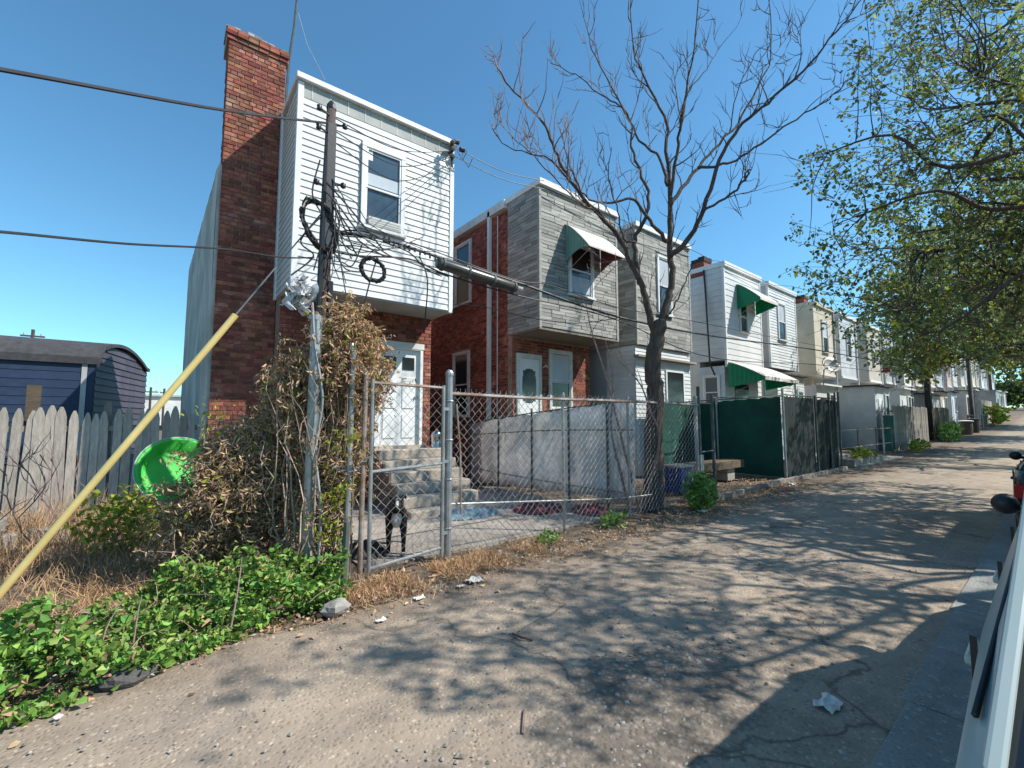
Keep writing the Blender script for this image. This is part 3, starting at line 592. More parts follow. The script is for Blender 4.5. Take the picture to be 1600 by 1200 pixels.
# ------------------------------------------------------------------ fences
def chain_mesh(fr,a0,a1,b0,b1,w=.052,r=.0036,bulge=None,skip=None):
    mb=MB(); n=int((a1-a0)/w); k=int((b1-b0)/w)
    for i in range(n):
        pts=[]
        for j in range(k+1):
            a=a0+(i+((j)%2))*w*1.0; 
            if i%2: a=a0+(i+((j+1)%2))*w
            a+= R.uniform(-.004,.004); z=b0+j*(b1-b0)/k; cc=(.006 if j%2 else -.006)+(bulge(a,z) if bulge else 0)
            if skip and skip(a,z): 
                if len(pts)>1: mb.tube(pts,r,3,cap=False)
                pts=[]; continue
            pts.append(fr(a,z,cc))
        if len(pts)>1: mb.tube(pts,r,3,cap=False)
    return mb
def barbs(fr,a0,a1,b,w=.075):
    mb=MB(); a=a0
    while a<a1: mb.tube([fr(a,b,0),fr(a+R.uniform(-.01,.02),b+.045,R.uniform(-.015,.015))],.0032,3); a+=w
    return mb
FY=4.52; Ff=front(FY)
CF=thing('chain_link_fence','galvanised chain-link fence between the gate post and the bare tree','fence',(5.3,FY,0))
def post(parent,x,y,z,r=.03,m='galv',cap=True,name='post',z0=-.05):
    p=MB(); p.tube([(x,y,z0),(x+R.uniform(-.015,.015),y,z)],r,10)
    if cap: p.lathe((x,y,z-.01),[(r*1.2,0),(r*1.2,.03),(r*.8,.06),(0,.075)],10)
    return p.build(name,m,parent,smooth=False)
post(CF,2.62,FY,2.12,.042); post(CF,8.15,FY+.05,2.0,.035)
for x in (4.55,6.05): post(CF,x,FY+.06,1.93,.022)
MB().tube(smooth_path([(2.62,FY,1.90),(4.0,FY+.01,1.885),(5.5,FY,1.89),(7.0,FY-.01,1.885),(8.15,FY,1.87)],4),.021,7).build('top_rail','galv_rust',CF)
MB().tube(smooth_path([(2.65,FY+.02,.62),(4,FY+.02,.50),(5.6,FY+.02,.36),(6.6,FY+.02,.32)],4),.012,6).build('lower_rail','galv',CF)
chain_mesh(Ff,2.68,8.12,.06,1.93,bulge=lambda a,z:.03*math.sin(a*1.7)*math.sin(z*1.6)).build('wire_mesh','wire_galv',CF,kind='stuff')
barbs(Ff,2.7,8.1,1.92).build('wire_barbs','wire_galv',CF,kind='stuff')
for z in (.35,.9,1.35,1.8): MB().lathe((2.62,FY,z),[(.047,0),(.052,.01),(.047,.022)],10).build('clamp_band','galv',CF)
MB().tube([(2.72,FY,1.78),(2.76,FY-.03,1.2),(2.78,FY-.02,.5)],.012,6).build('tension_bar','galv_rust',CF)
# gate
G=thing('chain_link_gate','narrow chain-link gate with chain, in front of the concrete steps','gate',(2.1,4.5,0))
Fq=front(4.50)
for x,z in ((1.70,2.02),(2.53,1.99)): post(G,x,4.50,z,.021,cap=False,name='gate_stile',z0=.06)
for z0,z1,m_ in ((1.98,1.96,'galv_rust'),(1.06,1.10,'galv'),(.09,.16,'galv')): MB().tube([(1.70,4.5,z0),(2.53,4.5,z1)],.017,7).build('gate_rail',m_,G)
chain_mesh(Fq,1.72,2.51,.1,1.97,bulge=lambda a,z:.02*math.sin(a*6)*math.sin(z*2)).build('wire_mesh','wire_galv',G,kind='stuff'); barbs(Fq,1.73,2.5,1.96).build('wire_barbs','wire_galv',G,kind='stuff')
for z in (.3,1.1,1.7): MB().box(2.53,2.60,4.48,4.52,z,z+.035).build('hinge','galv',G)
GP=thing('gate_post','thin rusty steel post on latch side of the gate','post',(1.60,4.5,0)); post(GP,1.61,4.50,2.06,.026,'galv_rust',name='shaft'); MB().tube([(1.61,4.5,1.2),(1.66,4.44,1.22),(1.68,4.47,1.1)],.012,5).build('latch','galv',GP)
CH=thing('gate_chain','pale steel chain looped between gate post and shrub post','chain',(1.5,4.46,1.1))
for i in range(11):
    t=i/10; c=Vector((1.30+.34*t,4.44+.02*math.sin(t*9),1.16-.10*math.sin(math.pi*t)+.04*t)); ax=Vector((0,1,.2)) if i%2 else Vector((0,.3,1)); q=MB(); u=Vector((1,0,0)); v=ax.normalized().cross(u).normalized()
    q.tube([c+u*.026*math.cos(a)+v*.014*math.sin(a) for a in [k*math.pi/5 for k in range(11)]],.0045,5,cap=False); q.build('chain_link','chrome',CH)
# two posts in the thicket
for x,y,z,r,lab in ((1.14,4.62,2.62,.055,'thick grey steel post in the dead vines left of the utility pole'),(1.485,4.55,2.35,.03,'slim grey fence post wrapped in vines beside the gate')):
    o=thing('fence_post',lab,'post',(x,y,0)); post(o,x,y,z,r,'galv',name='shaft',cap=False); MB().lathe((x,y,z),[(r*1.1,-.04),(r*1.15,0),(r*.6,.03),(0,.035)],10).build('cap','galv',o)
pst=thing('fence_post','short dark stake at ivy end below the gate','post',(1.42,4.3,0)); MB().tube([(1.40,4.35,-.05),(1.43,4.38,.62)],.03,7).build('shaft','dark_post',pst)
# white sheet fence between the first two yards
T=thing('sheet_fence','white plastic sheet fence dividing yards behind the chain-link','fence',(6.25,7,0))
ft=left(6.25); tw=MB(); n=44; m_=8
for i in range(n+1):
    y=4.62+(9.7-4.62)*i/n
    for j in range(m_+1):
        t=j/m_; zt=1.90-.42*(i/n)**1.2+.015*math.sin(i*1.3); zb=.24-.23*(i/n)+.02*math.sin(i*.9); z=zb+(zt-zb)*t
        tw.v.append((6.25+.018*math.sin(i*.55+t*3)+.012*math.sin(i*1.7-t*5),y,z))
for i in range(n):
    for j in range(m_): a=i*(m_+1)+j; tw.f.append((a,a+m_+1,a+m_+2,a+1))
o=tw.build('sheet','tarp_white',T,smooth=True); sm=o.modifiers.new('s','SOLIDIFY'); sm.thickness=.006
for y in (5.15,6.1,7.2,8.4,9.6): post(T,6.20,y,1.93-.35*((y-4.6)/5)**1.2+(.06 if y in(6.1,7.2) else 0),.024,'dark_post',cap=False)
MB().tube(smooth_path([(6.2,4.6,1.42),(6.2,6.5,1.38),(6.19,8,1.3),(6.2,9.7,1.2)],4),.010,5).build('mid_wire','dark_post',T)
MB().tube(smooth_path([(6.19,4.7,.36),(6.19,6.5,.34),(6.19,8.4,.36),(6.2,9.7,.38)],4),.014,6).build('bottom_rail','galv',T)
MB().tube(smooth_path([(6.22,4.6,1.93),(6.22,7,1.75),(6.22,9.7,1.5)],4),.014,6).build('top_wire','dark_post',T)
for z0,z1 in ((1.62,1.5),(1.46,1.30),(1.26,1.1)): MB().box(6.17,6.185,8.08,8.12,z1,z0).build('white_clip','paper',T)
# picket fence by the stucco wall
PF=thing('picket_fence','weathered grey pointed picket fence beside the stucco house wall','fence',(-1,10.07,0))
pm=[]
for q in range(4):
    mb=MB(); wd=.105+.008*q; h=1.74+.03*q; t=.022; pts=[(-wd/2,0),(wd/2,0),(wd/2,h-.17),(wd*.33,h-.07),(wd*.12,h),(-wd*.12,h),(-wd*.33,h-.07),(-wd/2,h-.17)]
    k=len(pts); mb.add([(a,0,b) for a,b in pts]+[(a,t,b) for a,b in pts],[tuple(range(k)),tuple(range(2*k-1,k-1,-1))]+[(i,i+k,(i+1)%k+k,(i+1)%k) for i in range(k)]); me=mb.mesh('picket'); me.materials.append(M['picket']); pm.append(me)
x=-7.0
while x<.46:
    bas=Matrix.Translation((x,10.07+R.uniform(-.012,.012),R.uniform(-.05,.02)))@Matrix.Rotation(R.gauss(0,.011),4,'Y'); link('picket',R.choice(pm),None,PF,bas); x+=R.uniform(.122,.138)
for z in (.45,1.4): MB().box(-7,.5,10.10,10.16,z,z+.09).build('rail','old_plank',PF)
for x in (-5.6,-3.1,-.8): MB().box(x,x+.1,10.17,10.27,0,1.9).build('post','old_plank',PF)
sb=MB().box(-1.72,-1.56,10.2,10.24,1.5,2.14).build('short_board','bench_wood',None,label='short tan board sticking up behind the picket fence',category='board')
# green privacy screens
GS=thing('privacy_screen_fence','tall green fabric screen fence around the yard past the bench','fence',(13,4.85,0))
def sheet(fr,a0,a1,zb,zt,amp,n=30,m=8):
    mb=MB()
    for i in range(n+1):
        a=a0+(a1-a0)*i/n
        for j in range(m+1):
            t=j/m; q0,q1=zb(i/n),zt(i/n)+.02*math.sin(i*2.1); mb.v.append(tuple(fr(a,q0+(q1-q0)*t,amp*(math.sin(i*.8+t*2)+.6*math.sin(i*1.9-t*4))*(.3+t*(1-t)*2))))
    for i in range(n):
        for j in range(m): a=i*(m+1)+j; mb.f.append((a,a+m+1,a+m+2,a+1))
    return mb
o=sheet(left(13.0),4.86,8.4,lambda t:.06,lambda t:2.2-.15*t,.02).build('screen','screen_green',GS,smooth=True,label='green fabric panel facing the bench')
o=sheet(front(7.36),10.7,12.98,lambda t:.06,lambda t:2.08,.015).build('screen','screen_green',GS,smooth=True,label='green fabric panel across the white clapboard porch')
o=sheet(front(4.80),13.02,15.2,lambda t:.06,lambda t:2.22,.012).build('screen','screen_dark',GS,smooth=True,label='dark smooth fabric panel along the alley')
o=sheet(front(4.80),15.25,17.35,lambda t:.06,lambda t:2.2,.05).build('screen','screen_dark',GS,smooth=True,label='wrinkled dark fabric panel at the far end')
for x,y,z in ((12.98,4.80,2.42),(15.22,4.76,2.3),(16.4,4.76,2.42),(17.0,4.76,2.45),(17.4,4.78,2.5),(12.96,6.6,2.25),(12.96,8.3,2.3)): post(GS,x,y,z,.03,'galv' if x<15 else 'dark_post',cap=False)
MB().tube([(12.98,4.80,2.26),(17.4,4.78,2.26)],.018,6).build('top_rail','dark_post',GS); MB().tube([(12.98,4.80,2.24),(12.96,8.3,2.12)],.018,6).build('top_rail','dark_post',GS)
MB().box(12.5,17.4,4.62,4.72,-.05,.09).build('timber_edge','old_plank',None,bevel=.01,label='long timber edging along the alley under the dark screen',category='timber')
MB().add([(8.6,4.40,-.03),(12.55,4.62,-.03),(12.55,4.74,-.03),(8.6,4.52,-.03),(8.6,4.40,.10),(12.55,4.62,.10),(12.55,4.74,.10),(8.6,4.52,.10)],[(0,3,2,1),(4,5,6,7),(0,1,5,4),(1,2,6,5),(2,3,7,6),(3,0,4,7)]).build('timber_edge','old_plank',None,label='low weathered timber edging in front of the wooden bench',category='timber')
# yard gate frame beside the tree
YG=thing('yard_gate','dark steel gate frame standing ajar behind the bare tree','gate',(9,4.7,0))
for x,y,z in ((8.35,4.62,2.25),(9.05,4.70,2.12)): post(YG,x,y,z,.032,'dark_post',cap=False)
for z in (.95,1.92): MB().tube([(8.35,4.62,z),(9.05,4.70,z)],.016,6).build('gate_rail','dark_post',YG)
MB().tube([(9.05,4.7,2.05),(11.0,4.75,2.12),(12.98,4.8,2.22)],.015,6).build('overhead_rail','dark_post',YG)
MB().box(8.3,8.42,4.58,4.62,.1,.9).build('board','galv',YG)
# bench
BN=thing('plank_bench','rough plank bench on block legs before the green screen','bench',(11,5.9,0))
for i in range(3): MB().box(9.3,12.35,5.62+i*.16,5.77+i*.16,.42,.52).build('seat_plank','bench_wood',BN,bevel=.008)
MB().box(9.3,12.35,5.585,5.615,.33,.515).build('apron','bench_wood',BN)
for x in (9.6,11.6):
    for z in (0,.205): MB().box(x,x+.4,5.68,6.06,z,z+.2).build('block','block',BN,bevel=.01)
bn=thing('storage_bin','blue plastic bin behind the yard gate','bin',(9.0,5.4,0)); MB().box(8.75,9.25,5.3,5.7,0,.55).build('body','plastic_blue',bn,bevel=.03); MB().box(8.72,9.28,5.27,5.73,.55,.6).build('lid','galv',bn,bevel=.01)
# board fences farther down
def board_fence(lab,xa,xb,y,h,m,name='board_fence',wd=.15,gap=.008,lean=.012,split=True):
    f=thing(name,lab,'fence',((xa+xb)/2,y,0)); x=xa; cache={}
    while x<xb:
        hh=round(h+R.uniform(-.05,.05),2); k=hh
        if k not in cache: me=MB().box(0,wd,0,.025,-.05,hh).mesh('plank'); me.materials.append(M[m]); cache[k]=me
        link('plank',cache[k],None,f,Matrix.Translation((x,y+R.uniform(-.015,.015),0))@Matrix.Rotation(R.gauss(0,lean),4,'Y')); x+=wd+gap
    for z in (.4,h-.35): MB().box(xa,xb,y+.04,y+.1,z,z+.09).build('rail',m,f)
    return f
board_fence('tall weathered board fence beyond the green gate',28.2,36.5,5.55,2.2,'old_plank')
board_fence('leaning brown board fence right of the dark pole',38.6,44.5,5.6,2.1,'bench_wood',lean=.03)
board_fence('pale blue-grey board fence far down the alley',58,68,5.3,2.3,'picket',wd=.3)
board_fence('low tan board fence at the open yard past the screen',18.6,27,8.0,1.4,'old_plank',wd=.2)
gg=thing('sheet_gate','green corrugated sheet gate beside the tall board fence','gate',(27,5.5,0))
mb=MB()
for i in range(24):
    xa=26.2+i*.08; mb.add([(xa,5.5+(.02 if i%2 else 0),.1),(xa+.08,5.5+(0 if i%2 else .02),.1),(xa+.08,5.5+(0 if i%2 else .02),1.75),(xa,5.5+(.02 if i%2 else 0),1.75)],[(0,1,2,3)])
o=mb.build('sheet','screen_green',gg); sm=o.modifiers.new('s','SOLIDIFY'); sm.thickness=.01
for x in (26.15,28.15): post(gg,x,5.53,1.9,.035,'galv',cap=False)
MB().tube([(26.15,5.53,1.78),(28.15,5.53,1.78)],.02,6).build('top_rail','galv',gg)
of=thing('pipe_rail_fence','low open pipe fence at the yard past the dark screen','fence',(22,5.2,0))
for x in (18.6,21,23.5,26): post(of,x,5.2,1.25,.03,'dark_post',cap=False)
for z in (.55,1.2): MB().tube([(18.6,5.2,z),(26,5.2,z)],.018,6).build('rail','galv_rust',of)
pl=thing('planter_box','low timber box of yellow weeds past the dark screen','planter',(20,4.9,0)); MB().box(18.4,22,4.7,5.1,0,.22).build('frame','old_plank',pl)
for x,y,h,m_,lab in ((47.5,5.1,1.0,'bench_wood','brown barrel with pale lid beside the leaning fence'),(50.2,5.0,1.05,'dirty_black','black wheeled bin farther down the alley')):
    t_=thing('waste_bin',lab,'bin',(x,y,0)); MB().lathe((x,y,0),[(0,0),(.32,0),(.36,h*.5),(.34,h),(0,h)],14).build('body',m_,t_); MB().lathe((x,y,h),[(0,.08),(.3,.06),(.42,.02),(.42,-.02),(0,-.02)],14).build('lid','paper' if m_!='dirty_black' else m_,t_)
cg=thing('metal_cage','dark metal frame crate standing before the pale fence','crate',(55,5.0,0))
for x in (53.4,55,56.6):
    for y in (4.8,5.6): MB().tube([(x,y,0),(x,y,1.2)],.04,5).build('upright','dark_post',cg)
for z in (.15,1.2):
    for y in (4.8,5.6): MB().tube([(53.4,y,z),(56.6,y,z)],.04,5).build('bar','dark_post',cg)
sh=thing('garden_shed','grey shed with a dark doorway far down the alley','shed',(46,7,0)); MB().box(41,45.4,6.2,7.8,0,2.9).build('wall','grey',sh); MB().box(40.8,45.6,6.0,8,2.9,3.0).build('roof','roofing',sh); MB().box(42.4,43.3,6.185,6.21,0,2.1).build('door','glass_dark',sh)
sh=thing('garden_shed','tall silver shed at the far end of the fences','shed',(72,6,0)); MB().box(70,73.5,5.1,7,0,3).build('wall','galv',sh); MB().box(69.9,73.6,5.0,7.1,3,3.1).build('roof','galv',sh); MB().box(71.3,72.2,5.085,5.11,0,2.2).build('door','glass_dark',sh)
# ------------------------------------------------------------------ blue shed and far things on the left
BS=thing('arched_shed','dark blue shed with arched black roof beyond the picket fence','shed',(-4,24,0))
c0=onY(150,560,24.0); zE=c0.z; cx=c0.x; ex=Vector((cx,24.0,0)); back=onY(229,578,30.0); bk=Vector((back.x,30.0,0)); zB=back.z
d=(bk-ex)
fb=frame((cx-12,24.0,0),(1,0,0),(0,-1,0)); sf=frame(ex,d.normalized(),Vector((d.y,-d.x,0)).normalized())
mb=MB(); mb.add([(cx-12,24.02,0),(cx-.02,24.02,0),(bk.x-.02,30,0),(cx-12,30,0),(cx-12,24.02,zE),(cx-.02,24.02,zE),(bk.x-.02,30,zE),(cx-12,30,zE)],[(0,1,5,4),(1,2,6,5),(2,3,7,6),(3,0,4,7),(4,5,6,7)]); mb.build('wall','blue_siding',BS)
siding(BS,fb,0,11.6,.2,zE-.25,.33,'blue_siding')
MB().fbox(fb,11.62,11.78,.2,zE-.2,0,.04).build('corner_trim','grey',BS); MB().fbox(fb,11.8,12.0,.2,zE-.1,0,.03).build('corner_board','blue_siding',BS)
Lg=d.length; npf=14; prof=[]
for i in range(npf+1):
    t=i/npf; prof.append((t*Lg, zE-.1+.85*math.sin(math.pi*(.06+.94*t)**.85)**.8*(1 if 0<t<1 else .0) if 0<t<1 else (zE-.1 if t==0 else zB-.1)))
for i in range(int((zE+1.1-.2)/.28)):
    z=.2+i*.28
    ts=[a for a,zz in prof if zz>=z+.1]
    if len(ts)>1 and max(ts)-min(ts)>.3: link('siding_board',board_mesh(max(ts)-min(ts),.28,'plum_siding',t1=.05),None,BS,sf.m(min(ts),z,0))
rf=MB()
for i in range(npf):
    (a,za),(b,zb_)=prof[i],prof[i+1]; p,q=sf(a,za,.15),sf(b,zb_,.15)
    rf.add([p,q,q+Vector((-12.6-q.x+cx,0,0)),p+Vector((-12.6-p.x+cx,0,0)),p+Vector((0,0,.14)),q+Vector((0,0,.14)),q+Vector((-12.6-q.x+cx,0,.14)),p+Vector((-12.6-p.x+cx,0,.14))],[(0,1,2,3),(7,6,5,4),(0,4,5,1),(1,5,6,2),(3,2,6,7),(0,3,7,4)])
rf.build('roof','roofing',BS)
MB().fbox(fb,0,12.2,zE-.25,zE-.02,.0,.12).build('eave_board','roofing',BS)
def far_pole(lab,x,y,h,arm=.8):
    o=thing('utility_pole',lab,'utility pole',(x,y,0)); MB().tube([(x,y,0),(x,y,h)],.14,6).build('shaft','pole_wood',o); MB().box(x-arm,x+arm,y-.06,y+.06,h-.7,h-.55).build('crossarm','pole_wood',o)
    for q in (-.7,0,.7): MB().tube([(x+q*arm,y,h-.55),(x+q*arm,y,h-.35)],.06,5).build('insulator','grey',o)
p=onY(52,515,60); far_pole('distant utility pole showing above the blue shed roof',p.x,60,p.z)
p=onY(236,605,75); far_pole('distant utility pole just right of the blue shed',p.x,75,p.z); p=onY(257,607,80); far_pole('distant utility pole nearest the stucco house wall',p.x,80,p.z,.5)
fw=thing('warehouse','low white building far behind the picket fence','building',(-4,90,0)); MB().box(-6.2,8,90,110,0,5.2).build('wall','offwhite',fw); MB().box(-6.5,8.2,89.6,110,5.2,5.5).build('roof','grey',fw)
# ------------------------------------------------------------------ utility pole, guy, cables
U=thing('utility_pole','dark weathered utility pole rising from the dead vines','utility pole',(1.31,5,0))
MB().tube([(1.30,5,-.1),(1.30,5,2),(1.31,5,4),(1.325,5,5.12)],[.085,.075,.062,.05],10).build('shaft','pole_wood',U,smooth=True)
MB().lathe((1.325,5,5.1),[(.056,0),(.05,.05),(.02,.1),(0,.11)],8).build('cap','rubber',U)
MB().box(1.28,1.37,4.93,4.955,3.35,4.9).build('cable_guard','rubber',U)
for z,s in ((5.0,-1),(4.9,1),(4.78,-1),(4.2,1),(4.15,-1)):
    MB().tube([(1.32,4.97,z),(1.32+s*.13,4.93,z+.02)],.012,5).build('bracket','rubber',U); MB().lathe((1.32+s*.14,4.93,z),[(0,-.02),(.03,0),(.022,.02),(.03,.04),(0,.06)],8).build('insulator','rubber',U,smooth=True)
MB().tube([(1.27,4.94,4.5),(1.26,4.93,3.2),(1.24,4.9,1.2),(1.24,4.9,.3)],.02,6).build('riser_pipe','rubber',U)
MB().tube([(1.36,4.94,3.1),(1.37,4.93,1.6),(1.37,4.93,.3)],.03,6).build('riser_pipe','rubber',U)
top=Vector((1.31,5,3.95)); _g=onY(8,918,5.55); anc=top+(_g-top)*(top.z/(top.z-_g.z)); GU=thing('guy_wire','steel guy wire with long yellow guard slanting to the ground','guy wire',anc)
gl=lambda t:anc+(top-anc)*t
MB().tube([gl(-.01),gl(1)],.008,5).build('strand','galv',GU)
g=MB(); g.tube([gl(.012),gl(.672)],[.031,.031],20); g.build('guard','yellow_plastic',GU); MB().tube([gl(0),gl(.02)],.02,6).build('anchor_rod','galv_rust',GU)
def wire(lab,pts,r,m='cable',sub=6,name='overhead_cable'):
    return MB().tube(smooth_path(pts,sub),r,5).build(name,m,None,label=lab,category='cable')
PX=lambda x,y,Y:onY(x,y,Y)
main=[(1.33,4.95,3.62),PX(540,365,5),PX(600,374,5),PX(680,400,5),PX(810,442,5),PX(965,495,5.05),PX(1120,526,5.15),PX(1300,551,5.4),Vector((40.9,6.1,4.9))]
wire('thick black main cable running along the alley past the splice case',main,.02)
wire('thinner black cable just below the main cable',[(1.33,4.95,3.45),PX(560,400,5),PX(640,405,5),PX(700,430,5.02),PX(810,462,5.02),PX(965,500,5.05),PX(1120,560,5.1),PX(1300,572,5.4),Vector((40.9,6.1,4.4))],.011)
wire('slim cable over the splice case toward the houses',[PX(640,378,5),PX(800,436,4.95),PX(860,446,5),PX(965,480,5.1),PX(1100,505,5.2),PX(1250,535,5.4),Vector((40.9,6.1,5.3))],.008)
wire('black cable slanting from pole to the open sky at left, upper',[(1.3,5,4.93),PX(350,172,4.3),PX(0,108,3.2),PX(-400,40,2.4)],.013)
wire('thin black cable below the upper one, passing the chimney',[(1.2,5,3.35),PX(440,402,4.9),PX(350,389,4.4),PX(200,381,3.8),PX(0,362,3.2),PX(-300,340,2.5)],.008)
hc=Vector((4.30,7.42,6.98)); 
for i,(z,lab) in enumerate(((5.0,'topmost service wire from pole to white bay corner'),(4.85,'middle service wire from pole to white bay corner'),(4.72,'lowest service wire from pole to white bay corner'))):
    wire(lab,[(1.34,4.97,z),Vector((2.6,6.0,z+.62-.1*i)),hc+Vector((0,0,-.13*i))],.007,'cable' )
sb_=thing('wire_bracket','black wire bracket on the white bay cornice corner','bracket',hc)
MB().tube([hc+Vector((.05,.18,.05)),hc+Vector((-.02,-.03,.12))],.035,6).build('arm','rubber',sb_); MB().tube([hc+Vector((-.02,-.03,-.35)),hc+Vector((-.02,-.03,.2))],.022,6).build('rack','rubber',sb_)
for q in (.15,0,-.15): MB().lathe(hc+Vector((-.02,-.06,q)),[(0,-.05),(.05,-.03),(.03,0),(.05,.03),(0,.05)],8,(0,-1,0)).build('insulator','dark_post',sb_)
g1=Vector((6.84,7.45,7.15)); g2=Vector((13.4,7.45,7.15)); g3=Vector((15.8,7.45,7.2)); g4=Vector((24.7,7.45,7.25))
for i,lab in enumerate(('upper pale wire between white bay and grey stone bay','lower pale wire between white bay and grey stone bay')):
    wire(lab,[hc+Vector((0,0,.12-.2*i)),(hc+g1)/2+Vector((0,0,-.04-.18*i)),g1+Vector((0,0,.1-.2*i))],.009,'cable_grey')
wire('dark wire along the grey stone cornices past the tree',[g1,(g1+g2)/2+Vector((0,-.1,-.1)),g2,(g2+g3)/2+Vector((0,0,-.08)),g3,(g3+g4)/2+Vector((0,-.1,-.12)),g4],.009)
wire('low dark wire from white bay corner across the brick side wall',[Vector((4.45,7.6,3.9)),PX(760,480,7),PX(830,497,6.4),PX(900,505,6),PX(965,497,5.4)],.008)
for px_,lab in (((713,222),'upper dark splice knob hanging on wires beside white bay'),((722,234),'lower dark splice knob hanging on wires beside white bay')):
    c=PX(*px_,7.42); k=thing('wire_connector',lab,'connector',c); MB().lathe(c,[(0,-.07),(.05,-.05),(.05,.05),(0,.07)],8,(1,0,.2)).build('body','rubber',k); MB().tube([c,c+Vector((.04,0,-.2)),c+Vector((.16,0,-.32)),c+Vector((.25,0,-.1))],.008,4).build('tail','cable',k)
# splice case
a_,b_=PX(683,402,4.97),PX(806,443,4.97); ax=(b_-a_); Ls=ax.length; ax.normalize(); SP=thing('splice_case','dark cylindrical cable splice case slung from the main cable','splice case',a_)
dn=Vector((0,0,-.07)); MB().lathe(a_+dn,[(0,0),(.06,.0),(.075,.03),(.075,Ls-.05),(.06,Ls),(0,Ls)],18,ax).build('body','splice',SP,smooth=True)
for t in (.06,.36,.68,.96):
    MB().lathe(a_+dn+ax*(t*Ls-.02),[(.078,0),(.088,.006),(.088,.034),(.078,.04)],18,ax).build('clamp_band','dark_post',SP); MB().box(*[v for i in range(3) for v in ((a_+ax*(t*Ls))[i]-.02,(a_+ax*(t*Ls))[i]+.02)]).build('hanger','galv',SP)
for i in range(3): MB().lathe(b_+dn+ax*(.03+.035*i)+Vector((0,0,.02)),[(0,0),(.026,.005),(.026,.02),(0,.03)],8,ax).build('end_plug','paper',SP)
tp=thing('cable_terminal','black terminal strip with knobs on the main cable','terminal',PX(625,378,4.97))
for i in range(11):
    q=PX(600+i*8,374+i*2.8+R.uniform(-2,2),4.95); MB().tube([q+Vector((0,0,-.02-R.random()*.02)),q+Vector((R.uniform(-.01,.01),0,.02+R.random()*.035))],.013,6).build('knob','rubber',tp)
# coil and loops of spare cable
def ring(c,u,v,rx,ry,turns,jit):
    pts=[]
    for i in range(turns*20+1):
        a=2*math.pi*i/20; pts.append(c+u*math.cos(a)*(rx+R.uniform(-jit,jit))+v*math.sin(a)*(ry+R.uniform(-jit,jit))+u.cross(v)*R.uniform(-jit,jit))
    return pts
cc=PX(583,422,4.96); MB().tube(ring(cc,Vector((.8,-.1,-.1)).normalized(),Vector((0,0,1)),.135,.135,14,.022),.012,4).build('cable_coil','rubber',None,label='round coil of black cable hanging right of the pole',category='cable coil')
cc2=PX(500,352,4.92); MB().tube(ring(cc2,Vector((.9,.1,.25)).normalized(),Vector((-.35,0,1)).normalized(),.16,.28,10,.035),.011,4).build('cable_coil','rubber',None,label='large tangled oval loop of black cable around the pole',category='cable coil')
for i,pts in enumerate([[(1.33,4.95,4.1),PX(545,372,4.95),PX(560,400,4.95),PX(580,400,4.95)],[(1.3,4.95,3.2),PX(520,395,4.95),PX(540,420,4.95),PX(562,425,4.95)],[(1.33,4.94,3.4),PX(525,365,4.93),PX(570,362,4.93),PX(615,385,4.95)],[PX(572,375,4.95),PX(610,400,4.95),PX(640,410,4.95),PX(700,432,4.98)],[PX(510,330,4.95),PX(470,375,4.93),PX(490,400,4.95),PX(455,430,4.95)],[PX(600,378,4.95),PX(640,395,4.96),PX(665,420,4.98),PX(690,432,4.98)],[PX(512,300,4.95),PX(530,350,4.9),PX(520,385,4.92),PX(510,430,4.93)],[PX(500,250,4.95),PX(488,300,4.93),PX(500,330,4.93)],[PX(590,400,4.96),PX(578,440,4.96),PX(568,480,5.0)],[PX(655,400,4.96),PX(668,440,5),PX(662,520,5.4)]]):
    words=['running to the coil','sagging under the coil','arching over the coil','bowed right of the coil','drooping left of the pole','draped toward the splice case','hugging the pole face','short and bowed near pole top','hanging straight from coil','hanging before the white siding'][i]
    wire(f'loose black cable {words}',pts,.009,name='loose_cable')
tg=MB()
for i in range(22):
    a=Vector((1.31+R.uniform(-.06,.08),4.93,R.uniform(3.2,4.3))); b=PX(R.uniform(545,690),R.uniform(366,405),4.95)
    if i%3==0: b=Vector((1.31+R.uniform(-.15,.25),4.9,R.uniform(2.7,3.6)))
    m_=(a+b)/2+Vector((R.gauss(0,.08),R.uniform(-.08,.02),-R.uniform(.02,.22))); tg.tube(smooth_path([a,a*.6+m_*.4+rv(.04),m_,b],5),R.choice((.005,.007,.010)),4,cap=False)
tg.build('cable_tangle','cable',None,label='messy tangle of thin black cables fanning from pole to terminal',category='cables',kind='stuff')
# far pole of the line
FP=thing('utility_pole','slim black utility pole by the board fence down the alley','utility pole',(40.9,6.1,0)); MB().tube([(40.9,6.1,0),(40.9,6.1,7.6)],[.2,.15],8).build('shaft','dirty_black',FP); MB().box(40.1,41.7,6.02,6.18,6.6,6.75).build('crossarm','dirty_black',FP)
for xx,yy,h in ((60,6.0,8),(80,6.2,8)): far_pole(f'wooden pole {"midway" if xx==60 else "near the end"} of the far fence line',xx,yy,h)
# ------------------------------------------------------------------ bare tree at the fence
TD=7.85
TR=thing('bare_tree','bare leafless tree growing at the chain-link fence','tree',(6.66,4.72,0))
wood=MB(); twd=MB(); twp=MB()
def limb(px,r0,r1,dz,mb=None,n=7,power=1.0):
    k=len(px); pts=[onD(x,y,TD+dz(i/(k-1))) for i,(x,y) in enumerate(px)]; pts=smooth_path(pts,5); m=len(pts)
    pts=[p+rv(.012) if 0<i<m-1 else p for i,p in enumerate(pts)]
    q=1 if n==12 else .66
    (mb or wood).tube(pts,[q*(r0+(r1-r0)*(i/(m-1))**.7) for i in range(m)],n); return pts
limb([(1020,812),(1020,760),(1022,690),(1024,620),(1019,575),(1026,530),(1030,505)],.20,.12,lambda t:0,n=12)
L=[]
L.append((limb([(1026,530),(1012,480),(1000,440),(980,400),(960,360),(920,320),(890,280),(867,235),(847,190),(795,135),(777,105)],.11,.012,lambda t:-.2*t-1.0*t*t),.045))
